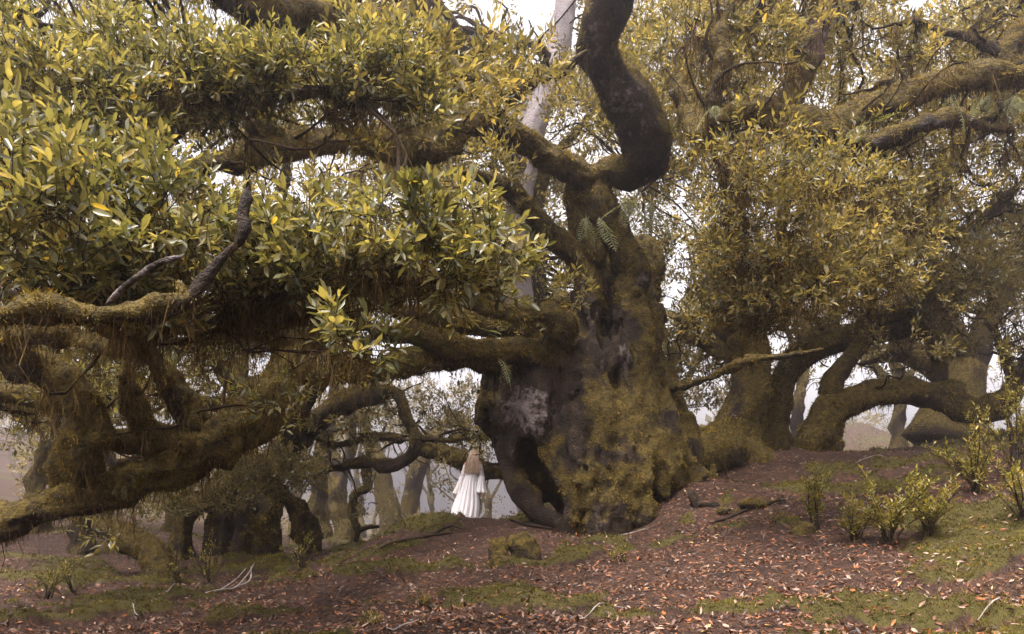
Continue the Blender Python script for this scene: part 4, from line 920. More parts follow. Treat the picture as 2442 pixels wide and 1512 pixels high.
t.limb([(830, 1340, 21, 30), (850, 1268, 21, 21), (838, 1212, 21, 21), (848, 1180, 21, 21), (874, 1160, 21, 22), (873, 1115, 21, 20), (882, 1060, 21, 17), (860, 990, 21, 14)], name='trunk', moss=.35)
t.limb([(850, 1270, 21, 14), (875, 1258, 21, 12), (905, 1255, 21, 9)], moss=.3)
t.blob(870, 1010, 60, 30, 21, dY=.6, n=6, tw=5, ll=.16, K=8, lod=2)
t.finish(.4)

# ---- more laurels further back, each with its own trunk and crown
def far_tree(px, Y, hgt, label, seed, spread_=3.4, lean=0., nb=9, group='laurels in the background', leaf=LEAF_FAR, r=.28, lo=.35, name='background_laurel', holes=()):
    x = (px - CX) / F * Y; z = h1(x, Y); rng = np.random.default_rng(seed)
    t = Tree(name, (x, Y, z), label, seed=seed, leaf=leaf, group=group, beard=.8)
    b = np.array([x, Y, z])
    pts = [(*(b + [0, 0, -.3]), r * 1.9), (*(b + [lean * .3, 0, hgt * .15]), r * 1.1)]
    for k in range(3): pts.append((*(b + [lean * (k + 1.6) / 4 + rng.normal(0, .25), rng.normal(0, .25), hgt * (.27 + .14 * k)]), r * (1 - .22 * k)))
    t.limb(pts, px=False, name='trunk', moss=.4, lump=.3)
    top = np.array(pts[-1][:3]); ends = []
    for k in range(5):
        a = k * 1.256 + rng.uniform(-.4, .4); st = np.array(pts[rng.integers(2, 5)][:3])
        e = b + np.array([math.cos(a) * spread_ * rng.uniform(.6, 1), math.sin(a) * spread_ * rng.uniform(.5, .9), hgt * rng.uniform(.55, .95)])
        mid = (st + e) / 2 + np.array([rng.normal(0, .4), rng.normal(0, .3), rng.uniform(-.6, .3)])
        t.limb([(*st, r * .5), (*mid, r * .36), (*e, r * .12)], px=False, moss=.35, lump=.18); ends.append(e)
    for k in range(int(nb * 1.05)):
        a = rng.uniform(0, 6.28); rr = rng.uniform(.2, 1) ** .6
        c = b + np.array([lean + math.cos(a) * spread_ * rr, math.sin(a) * spread_ * rr * .8, hgt * rng.uniform(lo, 1.0)])
        cx_, cy_ = CX + c[0] / c[1] * F, HY - (c[2] - ZC) / c[1] * F
        if any(((cx_ - hx) / hr) ** 2 + ((cy_ - hy) / hr2) ** 2 < 1 for hx, hy, hr, hr2 in holes): continue
        t.blob(0, 0, 0, 0, Y, n=8, tw=5, ll=.2, K=8, lod=2, L=.45, world=c, rdim=(1.2, .9, .55))
    t.finish(.35); return t
far_tree(90, 22, 11, 'tall laurel standing behind the shaggy sprawling limb', 201, 4.2, nb=20, leaf=LEAF_MID, lo=.3)
far_tree(420, 25, 14, 'laurel with broad yellowish crown above the hollow tree', 202, 5.0, nb=30, leaf=LEAF_MID, lo=.4, holes=SKY_HOLES)
tl_ = far_tree(200, 18, 12, 'crooked laurel behind the near leaves with its crown spread wide', 216, 4.5, r=.17, nb=30, leaf=LEAF_MID, lo=.35, holes=SKY_HOLES)
far_tree(600, 21, 14, 'tall laurel rising between the mossy limbs', 217, 4.6, nb=34, leaf=LEAF_MID, lo=.45, holes=SKY_HOLES)
far_tree(240, 27, 5.5, 'low bushy laurel beyond the sprawling limb', 203, 3.2, nb=14, lo=.2)
far_tree(760, 30, 15, 'lofty laurel behind the low mossy limbs', 204, 5.0, nb=26, lo=.5, leaf=LEAF_MID, holes=SKY_HOLES)
far_tree(700, 50, 10, 'slim laurel deep in mist near the wavy stem', 205, 3.0, nb=7, r=.16, lo=.55)
far_tree(1075, 55, 11, 'thin stemmed laurel in mist directly behind the woman', 206, 3.6, nb=7, r=.15, lo=.6, lean=.8)
far_tree(1180, 50, 10, 'leaning laurel in mist between the woman and hollow trunk', 207, 3.6, nb=7, r=.17, lo=.55, lean=-1.2)
far_tree(1030, 66, 14, 'pale laurel barely visible in the mist', 208, 4.6, nb=10, r=.25, lo=.5)
far_tree(860, 68, 14, 'broad misty laurel deepest in the dip', 209, 5, nb=10, r=.3, lo=.5)
far_tree(-120, 19, 11, 'laurel whose crown leans in behind the sprawling limb', 210, 4.2, nb=18, leaf=LEAF_MID, lo=.3)
far_tree(1620, 30, 13, 'laurel seen between hollow trunk and forked laurel', 211, 4.6, nb=24, lo=.3)
far_tree(1900, 33, 13, 'laurel behind the curving trunk with crooked limbs', 212, 4.8, nb=24, lo=.3, holes=SKY_HOLES)
far_tree(2640, 30, 14, 'laurel standing past the broad trunk on the crest', 213, 5, nb=20, lo=.5, holes=SKY_HOLES)
far_tree(1400, 36, 15, 'lofty laurel far behind the hollow trunk', 214, 5.5, nb=24, lo=.4, holes=SKY_HOLES)
far_tree(2140, 32, 12, 'laurel with ragged crown behind the low arch', 215, 4.6, nb=14, lo=.55, holes=SKY_HOLES)
far_tree(770, 44, 8, 'slender laurel stem leaning in mist beside the knobbly one', 230, 2.4, nb=4, r=.12, lo=.6, lean=0.9)
far_tree(1010, 48, 9, 'thin crooked laurel in mist behind the twin stems', 231, 2.4, nb=4, r=.12, lo=.6, lean=-0.9)
far_tree(1120, 44, 8, 'thin laurel stem seen through mist past the woman', 232, 2.4, nb=4, r=.12, lo=.6, lean=0.9)
far_tree(900, 58, 11, 'faint spindly laurel between the misty twin stems', 233, 2.4, nb=4, r=.12, lo=.6, lean=-0.9)
far_tree(690, 42, 8, 'thin bent laurel in mist next to the squat hollow tree', 234, 2.4, nb=4, r=.12, lo=.6, lean=0.9)
far_tree(1150, 62, 11, 'faintest laurel stem in the white mist', 235, 2.4, nb=4, r=.12, lo=.6, lean=-0.9)

# ================================================================== forest floor: litter, moss, saplings
rng = np.random.default_rng(500)
def scatter(n, y0, y1, k=1.0):
    """ground points, thinning with distance"""
    u = rng.random(n); y = y0 * (y1 / y0) ** u
    x = rng.uniform(-1, 1, n) * (.74 * y + .6)
    return x, y
def gnormal(x, y, e=.03):
    dx = (height(x + e, y) - height(x - e, y)) / (2 * e); dy = (height(x, y + e) - height(x, y - e)) / (2 * e)
    return norm(np.stack([-dx, -dy, np.ones_like(x)], -1))
x, y = scatter(46000, 5.2, 21)
mk = moss_mask(x, y); dn = fbm(np.stack([x * .8, y * .8, x * 0], -1), 2, 61)
right = sstep(-5, 4, x)
keep = rng.random(len(x)) < np.clip((.6 + .3 * right + .55 * dn), .12, 1) * (1 - .6 * mk)
x, y = x[keep], y[keep]; n = len(x)
nr = norm(gnormal(x, y) + rng.normal(0, .42, (n, 3)))
a = rng.uniform(0, 6.28, n); ax = np.stack([np.cos(a), np.sin(a), np.zeros(n)], -1); ax = norm(ax - nr * np.sum(ax * nr, -1, keepdims=True))
ln = rng.uniform(.028, .09, n); wd = ln * rng.uniform(.22, .48, n); z = height(x, y) + rng.uniform(.004, .03, n)
base = np.stack([x, y, z], -1); tint = np.clip(rng.beta(1.4, 1.25, n), 0, .99)
sx = CX + x / y * F; sy = HY - (z - ZC) / y * F
size = ln / y * ((sx > 10) & (sx < W - 10) & (sy > 0) & (sy < H - 6))
order = np.argsort(-size); big = order[:300]; rest = order[300:]
KINDS_L = [(.0, 'dark brown'), (.2, 'chestnut brown'), (.5, 'russet'), (.68, 'bright orange'), (.78, 'pale pinkish tan')]
TPL_L = []
for k, (lo_, nm) in enumerate(KINDS_L):
    me = mesh_np('fallen_leaf', CURL[0] * np.array([1, 1, 1]), CURL[1], {'tint': np.full(8, [.1, .32, .58, .73, .9][k])}, True); me.materials.append(LITTER); TPL_L.append(me)
sd_ = np.cross(nr, ax)
for i in big:
    k = max(q for q, (lo_, nm) in enumerate(KINDS_L) if tint[i] >= lo_)
    o = bpy.data.objects.new('fallen_leaf', TPL_L[k]); COL.objects.link(o)
    X, Y_, Z, B = ax[i] * ln[i], sd_[i] * wd[i], nr[i] * ln[i], base[i]
    o.matrix_basis = Matrix(((X[0], Y_[0], Z[0], B[0]), (X[1], Y_[1], Z[1], B[1]), (X[2], Y_[2], Z[2], B[2]), (0, 0, 0, 1)))
    nm = KINDS_L[k][1]
    tag(o, 'fallen %s leaf lying among the litter on the forest floor' % nm, 'leaf', 'fallen %s leaves on the forest floor' % nm)
lb = Bag()
CURL4 = (np.array([(0, 0, 0), (.45, -.46, .13), (.45, 0, .03), (.45, .46, .15), (1, 0, .18)], float), LEAF4[1])
for tpl_, sel in ((CURL, rest[y[rest] < 7.2]), (CURL4, rest[y[rest] >= 7.2])): leaves_into(lb, base[sel], ax[sel], nr[sel], ln[sel], wd[sel], tint[sel], tpl_)
# small crumbs of leaf and bark between them
x, y = scatter(28000, 5.2, 15); n = len(x)
keep = rng.random(n) < (1 - .85 * moss_mask(x, y)); x, y = x[keep], y[keep]; n = len(x)
nr2 = norm(gnormal(x, y) + rng.normal(0, .4, (n, 3))); a = rng.uniform(0, 6.28, n); ax2 = np.stack([np.cos(a), np.sin(a), np.zeros(n)], -1); ax2 = norm(ax2 - nr2 * np.sum(ax2 * nr2, -1, keepdims=True))
ln2 = rng.uniform(.02, .06, n)
leaves_into(lb, np.stack([x, y, height(x, y) + .004], -1), ax2, nr2, ln2, ln2 * rng.uniform(.15, .5, n), rng.beta(1.1, 2.2, n), LEAF2)
tag(link('leaf_litter', lb.mesh('leaf_litter', True), LITTER), 'carpet of brown and orange fallen leaves covering the forest floor', 'leaf litter', kind='stuff')

# ground moss: cushions of short shoots
mb = Bag()
x, y = scatter(190000, 5.2, 24)
k = moss_mask(x, y); keep = rng.random(len(x)) < np.where(k > .35, .95, .05 * k); x, y = x[keep], y[keep]; n = len(x)
p0 = np.stack([x, y, height(x, y) - .005], -1); gn = gnormal(x, y)
lo = fbm(np.stack([x * 5, y * 5, x * 0], -1), 2, 71)
sz = np.clip(y / 9, .75, 1.9)
for r_ in range(3):
    d = norm(gn + rng.normal(0, .5, (n, 3)))
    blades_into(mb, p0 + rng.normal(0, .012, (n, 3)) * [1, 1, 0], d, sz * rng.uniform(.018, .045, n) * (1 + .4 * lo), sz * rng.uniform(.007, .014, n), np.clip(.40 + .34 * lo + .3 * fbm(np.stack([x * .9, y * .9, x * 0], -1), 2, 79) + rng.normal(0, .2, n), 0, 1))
tag(link('ground_moss', mb.mesh('ground_moss'), MOSS_G), 'yellow-green moss growing in cushions over the forest floor', 'moss', kind='stuff')

# thin grass blades at the lower right
gb = Bag()
for cx_, cy_ in [(2380, 1470), (2420, 1420), (2330, 1500), (2440, 1490), (2300, 1430)]:
    g = G(cx_, cy_); n = 70
    p = np.stack([g[0] + rng.normal(0, .22, n), g[1] + rng.normal(0, .22, n), np.zeros(n)], -1); p[:, 2] = height(p[:, 0], p[:, 1])
    d = norm(np.stack([rng.normal(0, .6, n), rng.normal(0, .6, n), np.ones(n)], -1))
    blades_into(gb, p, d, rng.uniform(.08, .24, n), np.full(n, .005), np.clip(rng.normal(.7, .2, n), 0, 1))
tag(link('grass', gb.mesh('grass'), MOSS_G), 'sparse thin grass blades beside the litter', 'grass', kind='stuff')

# far-off wood beyond the mist, plus unseen ring added to block low sky
wb = Bag()
for k in range(300):
    a = rng.uniform(-math.pi, math.pi); ahead = abs(a) < 1.0
    r_ = rng.uniform(60, 125) if ahead else rng.uniform(20, 75) if abs(a) > 1.6 else rng.uniform(28, 75)
    if .47 < a < .75: continue
    if -.40 < a < .06: r_ = rng.uniform(125, 215)
    xx, yy = math.sin(a) * r_, math.cos(a) * r_
    zz = h1(xx, yy); n = 110; hh = rng.uniform(1.5, 3.2) if ahead else rng.uniform(3, 6.5)
    q = norm(rng.normal(0, 1, (n, 3))) * rng.uniform(.4, 1, (n, 1)) ** .4 * np.array([3.4, 3.4, hh])
    b_ = np.array([xx, yy, zz + hh * .8]) + q; ax_ = norm(q + rng.normal(0, 1.2, (n, 3))); nr_ = rng.normal(0, 1, (n, 3)); nr_ = norm(nr_ - ax_ * np.sum(nr_ * ax_, -1, keepdims=True))
    leaves_into(wb, b_, ax_, nr_, rng.uniform(.6, 1.2, n) * (1 if ahead else 1.5), rng.uniform(.4, .8, n) * (1 if ahead else 1.5), np.clip(rng.normal(.6, .2, n), 0, 1), LEAF2)
tag(link('distant_wood', wb.mesh('distant_wood'), LEAF_FAR), 'pale far-off wood beyond the mist with added unseen shading ring behind the camera', 'wood', kind='stuff')

ub = Bag()
for k in range(330):
    yy = rng.uniform(24, 75); xx = rng.uniform(-.62, .5) * yy; pxx = CX + xx / yy * F
    if k <= 270 and (1640 < pxx < 1980 and yy < 34 or pxx > 1980 and (yy < 45 or pxx > 2200) or 620 < pxx < 1300 and (yy > 50 or rng.random() < .6)): continue
    if k > 270: yy = rng.uniform(38, 75); xx = rng.uniform(.42, .56) * yy
    zz = h1(xx, yy); n = 190; hh = rng.uniform(.5, 1.5)
    q = norm(rng.normal(0, 1, (n, 3))) * rng.uniform(.3, 1, (n, 1)) ** .4 * np.array([1.7, 1.5, hh])
    ax_ = norm(q + rng.normal(0, .9, (n, 3))); nr_ = rng.normal(0, 1, (n, 3)); nr_ = norm(nr_ - ax_ * np.sum(nr_ * ax_, -1, keepdims=True)); ln_ = rng.uniform(.09, .17, n)
    leaves_into(ub, np.array([xx, yy, zz + hh * .6]) + q, ax_, nr_, ln_, ln_ * .45, np.clip(rng.normal(.5, .25, n), 0, 1), LEAF2)
tag(link('undergrowth', ub.mesh('undergrowth'), LEAF_FAR), 'low pale undergrowth filling the misty dip between the trunks', 'undergrowth', kind='stuff')

# saplings and shrubs on the right bank
def sapling(px, py, hgt, label, seed, nst=5, spread_=.35, K=7, tw=6, nsp=9, ll=.065, indiv=60, group=None, leaf=LEAF_SHRUB, L=.16, name='sapling', beard=.3, lod=6):
    g = G(px, py); t = Tree(name, g, label, 'sapling' if name == 'sapling' else 'shrub', group, leaf=leaf, seed=seed, indiv=indiv, moss=.4, beard=beard)
    r_ = np.random.default_rng(seed)
    ns = max(3, int(nst * 1.8))
    for k in range(ns):
        a = r_.uniform(0, 6.28); rr = spread_ * r_.uniform(.15, 1) ** .8
        e = g + np.array([math.cos(a) * rr, math.sin(a) * rr, hgt * r_.uniform(.45, 1.0) * (1.1 - .35 * rr / spread_)])
        m_ = g + (e - g) * np.array([.35, .35, .5]) + np.array([r_.normal(0, .04), r_.normal(0, .04), 0])
        t.limb([(*(g + [r_.normal(0, .03), r_.normal(0, .03), -.05]), .010 + .005 * hgt), (*m_, .007), (*e, .003)], px=False, name='stem', moss=.0, lump=.1, ring=6)
        path = t.skel[-1][:, :3]; nt_ = max(3, int(nsp * tw / ns * .85)); f_ = r_.uniform(.3, .97, nt_); i_ = (f_ * (len(path) - 1)).astype(int)
        d_ = norm(np.array([0, 0, .75]) + r_.normal(0, .55, (nt_, 3)) + norm(e - g) * .5)
        t.L.append((lod,) + twig_leaves(path[i_], d_, L * r_.uniform(.5, 1.2, nt_), K, ll, r_)); strips_into(t.twigs, path[i_], path[i_] + d_ * L * .8, .002, .001, .5)
        t.hang_pts.append((path, np.full(len(path), .006)))
    t.finish(.3)
sapling(1945, 1262, 1.0, 'slim yellowish sapling standing alone in the litter beyond the bushy one', 301, 5, .28, nsp=18)
sapling(2120, 1300, 1.05, 'bushy yellow-green sapling on the mossy bank', 302, 8, .55, nsp=34)
sapling(2215, 1275, .85, 'leafy sapling crowding the bushy one on its bank', 303, 7, .5, nsp=26)
sapling(2040, 1290, .5, 'low spreading sapling at the foot of the mossy bank', 304, 6, .45, nsp=18)
sapling(2330, 1180, 1.15, 'dark stemmed shrub overhanging the mossy bank', 305, 8, .65, nsp=34, name='shrub', beard=2.5)
sapling(2425, 1130, 2.0, 'tall leafy shrub at the top of the bank', 306, 9, .65, nsp=46, name='shrub', ll=.06)
sapling(2440, 1240, .8, 'yellowish shrub low on the mossy bank', 307, 8, .6, nsp=28, name='shrub')
sapling(1735, 1108, 1.5, 'thin young laurel sapling rising beside the root mound', 308, 2, .22, nsp=7, ll=.08, indiv=0, lod=4)
sapling(500, 1395, .9, 'wispy sapling in front of the dark hollow', 309, 6, .5, nsp=4, ll=.06, indiv=0, lod=4)
sapling(420, 1395, .8, 'thin sapling beside the rotten log foot', 310, 4, .22, nsp=4, ll=.06, indiv=0, lod=4)
sapling(110, 1430, .7, 'straggly sapling below the sprawling limb', 311, 5, .4, nsp=4, ll=.05, indiv=0, lod=4)
sapling(180, 1420, .6, 'small ragged sapling next to the straggly one', 312, 4, .35, nsp=3, ll=.05, indiv=0, lod=4)
sapling(720, 1352, .6, 'low bushy sapling by the forked root leg', 313, 5, .5, nsp=5, ll=.06, indiv=0, lod=4)
sapling(1005, 1450, .12, 'tiny seedling in bare litter', 314, 3, .08, nsp=3, ll=.04, indiv=0, L=.08)
sapling(885, 1495, .14, 'tiny ferny seedling near the moss edge', 315, 3, .09, nsp=3, ll=.04, indiv=0, L=.08)
sapling(1480, 1340, .2, 'small yellow seedling below the hollow trunk', 316, 4, .2, nsp=5, ll=.05, indiv=0, L=.09)

# ferns rooted in the moss on the limbs
def frond_mesh(seed, Lf=.42, np_=11, droop=.8):
    r_ = np.random.default_rng(seed); b = Bag()
    t = np.linspace(0, 1, 14); path = np.stack([Lf * np.sin(t * droop) / droop, 0 * t, -Lf * (1 - np.cos(t * droop * 1.6)) * .45], -1)
    strips_into(b, path[:-1], path[1:], .003, .003, .3)
    tt = np.linspace(.12, .98, np_); c = np.stack([np.interp(tt, t, path[:, k]) for k in range(3)], -1); tg = norm(np.gradient(c, axis=0))
    wl_ = Lf * .2 * np.sin(np.clip(tt * 1.05, 0, 1) * math.pi) ** .7 + .012
    for s_ in (-1, 1):
        ax_ = norm(np.array([[0, s_ * 1.0, -.12]]) + tg * .45 + r_.normal(0, .07, (np_, 3))); nr_ = norm(np.cross(tg, ax_) * s_); nr_ = norm(nr_ - ax_ * np.sum(nr_ * ax_, -1, keepdims=True))
        leaves_into(b, c, ax_, nr_, wl_, np.full(np_, Lf * .026), np.clip(r_.normal(.5, .2, np_), 0, 1), LEAF4)
    me = b.mesh('frond', True); me.materials.append(FERN_M); return me
FRONDS = [frond_mesh(1), frond_mesh(2, .4, 10, 1.0), frond_mesh(3, .56, 13, .6)]
def fern(px, py, Y, n, label, seed, hang=.5, size=1.0, face=-math.pi / 2):
    p = P(px, py, Y); e = empty('fern', p, label, 'fern', 'ferns rooted on mossy limbs'); r_ = np.random.default_rng(seed)
    for k in range(n):
        o = bpy.data.objects.new('frond', FRONDS[k % 3]); COL.objects.link(o); o.parent = e
        o.location = tuple(r_.normal(0, .03, 3)); s_ = size * r_.uniform(.75, 1.15); o.scale = (s_, s_, s_)
        o.rotation_euler = (r_.normal(0, .25), hang + r_.normal(0, .3), face + r_.uniform(-1.5, 1.5))
FL = [(1400, 515, 14.2, 5, 'pale fern hanging below the fork where two limbs meet', 1.1, 1.3), (1425, 520, 14.2, 3, 'long single fern draped on the stem under the fork', 1.2, 1.5), (1500, 480, 13.9, 7, 'broad fern spreading under the elbow of the thick limb', .7, 1.6), (1545, 490, 14.0, 6, 'fern fringe trailing beside the thick elbow', .9, 1.4),
      (1195, 860, 13.6, 3, 'green fern frond hanging off the low limb by the burls', 1.1, 1.4), (1165, 795, 13.6, 4, 'small fern on top of the low limb', -.2, 1.0), (1880, 345, 10.6, 7, 'fern clump under the junction of the overhanging limb', .8, 1.0), (1930, 370, 10.6, 8, 'thick fern clump hanging deepest from the overhanging limb', .9, 1.1), (1840, 330, 10.9, 4, 'fern by the stub end of the overhanging limb', .7, .9),
      (2040, 310, 10.5, 6, 'fern growing in the crook of the forked overhanging limb', .3, .9), (2070, 290, 10.5, 4, 'upright fern between overhanging limb and lichened branch', -.1, .8), (2265, 225, 10.8, 4, 'fern dangling from the outer overhanging limb', 1.1, 1.1), (2350, 225, 10.9, 6, 'fern row dangling near the knot of the overhanging limb', 1.1, 1.0), (1700, 255, 9.3, 4, 'fern on the moss-draped hanging branch', .8, .7), (310, 1150, 7.1, 3, 'tiny pale fern on the shaggy low limb', .7, .35), (2420, 230, 10.9, 4, 'fern dangling where the limb thickens', 1.1, 1.0)]
for k, f_ in enumerate(FL): fern(f_[0], f_[1], f_[2], f_[3], f_[4], 600 + k, f_[5], f_[6])

# stump, root knobs, logs and dead wood
def lump_wood(name, chains_, label, cat, seed, res=.03, moss=.3, pale=.1, holes_=(), **kw):
    V, Q = sdf_wood(chains_, list(holes_), res, k=.06, lump=.05, flute=.05, seed=seed)
    t = Tree(name, chains_[0][0][0], label, cat, seed=seed, moss=.7, beard=.3)
    t.wood_obj('wood', V, Q, moss, pale); t.finish(.8)
def gch(px, py, h, r): g = G(px, py); return [(g + [0, 0, -.1], r * 1.25), (g + [.02, 0, h], r)]
def root_at(px, py, *rel):
    g = G(px, py); return [(g + np.array(q[:3]), q[3]) for q in rel]
lump_wood('stump', [root_at(1195, 1340, (0, 0, -.1, .14), (0, .02, .08, .13), (.03, .1, .2, .10)), root_at(1250, 1325, (0, 0, -.1, .2), (0, .05, .06, .2), (-.1, .1, .14, .15)), root_at(1180, 1342, (-.05, 0, -.1, .08), (.02, 0, .22, .05))], 'rotten mossy stump in the litter before the hollow trunk', 'stump', 701, .03, .32)
lump_wood('root_knob', [root_at(1660, 1205, (0, 0, -.1, .14), (-.05, 0, .14, .12)), root_at(1690, 1208, (-.1, 0, .05, .07), (.3, -.1, -.03, .05))], 'dark bare root knob by the mossy flank of the hollow trunk', 'root', 702, .03, -.2)
lump_wood('root_knob', [root_at(1790, 1215, (-.45, .1, -.04, .08), (-.1, 0, .1, .13), (.2, 0, .12, .1))], 'mossy root hump beside the bare root knob', 'root', 703, .03, .5)
lump_wood('root_knob', [root_at(1850, 1205, (-.2, 0, 0, .05), (.05, 0, .1, .08), (.3, .1, -.05, .05))], 'small blackened root next to the mossy hump', 'root', 704, .03, -.3)
lump_wood('root_knob', [root_at(1905, 1275, (0, 0, -.05, .12), (.1, 0, .06, .11))], 'short mossy stub with dark cut end among the leaves', 'root', 705, .025, .5)
t = Tree('mossy_log', P(390, 1395, 14.4), 'mossy leaning log propped on a dark rotten foot', 'log', seed=710, moss=.8)
t.limb([(225, 1252, 15.4, 44), (290, 1272, 15.2, 60), (345, 1300, 14.9, 76), (378, 1345, 14.6, 70), (388, 1400, 14.4, 52), (388, 1425, 14.4, 40)], moss=.35, lump=.2, name='wood'); t.finish(.8)
t = Tree('dead_branch', G(520, 1425), 'bleached dead branch lying forked below the squat hollow tree', 'branch', seed=720, wood=PALEWOOD, beard=0, moss=0)
g = G(490, 1424); g2 = G(560, 1412); g3 = G(580, 1395)
t.limb([(*(g + [0, 0, .03]), .012), (*((g + g2) / 2 + [0, 0, .05]), .014), (*(g2 + [0, 0, .06]), .012), (*(g2 + [.14, .1, .22]), .008), (*(g2 + [.24, .2, .42]), .005)], px=False, name='bough', moss=-.5, ring=8)
t.limb([(*(g2 + [0, 0, .06]), .014), (*(g2 + [.1, .35, .12]), .01), (*(g3 + [.1, .1, .3]), .004)], px=False, name='bough', moss=-.5, ring=8)
t.limb([(*((g + g2) / 2 + [0, 0, .05]), .012), (*(g2 + [-.1, .3, .14]), .006), (*(g2 + [0, .5, .3]), .003)], px=False, name='bough', moss=-.5, ring=8)
for k, (px, py, a, L_, lab) in enumerate([(405, 1418, 1.2, .22, 'short white stick poking out near the dead branch'), (320, 1450, 2.4, .3, 'thin white stick lying flat beyond the dead branch'), (1270, 1258, .3, 1.0, 'dark fallen bough at the foot of the hollow'), (980, 1290, .2, 1.5, 'dark fallen bough on the mound below the woman'), (1040, 1268, .15, 1.0, 'thin dark bough on the mound crest'),
                                          (1500, 1275, -.4, .9, 'pale twig below the hollow trunk'), (1430, 1450, .7, .8, 'bleached twig lying in open leaf litter'), (2060, 1105, 0, 1.4, 'pale stick on the rise under the arch'), (2060, 1270, .9, .55, 'orange-brown broken stick by the low sapling'), (1760, 1230, .4, 1.2, 'dark stick below the mossy root hump'), (2380, 1440, .5, .6, 'grey stick beside the thin grass'), (960, 1500, .3, .3, 'white bark flake on the bare soil')]):
    g = G(px, py); r_ = np.random.default_rng(730 + k)
    pts = []
    for q in np.linspace(-.5, .5, 5):
        xx, yy = g[0] + math.cos(a) * q * L_, g[1] + math.sin(a) * q * L_ + r_.normal(0, .03); pts.append((xx, yy, h1(xx, yy) + .02 + abs(r_.normal(0, .02)), (.028 if 'dark' in lab else .006) * (1.1 - abs(q))))
    c = catmull(np.array(pts), .06); V, Q = tube(c[:, :3], c[:, 3], 8, .2, 740 + k, 0)
    nm = 'bough' if 'bough' in lab else ('bark_flake' if 'flake' in lab else 'stick')
    tag(link(nm, mesh_np(nm, V, Q, {'moss': np.full(len(V), .0), 'pale': np.zeros(len(V))}, True), PALEWOOD if ('white' in lab or 'pale' in lab or 'bleach' in lab or 'grey' in lab) else WOOD_RED if 'orange' in lab else WOOD), lab, nm.split('_')[0])

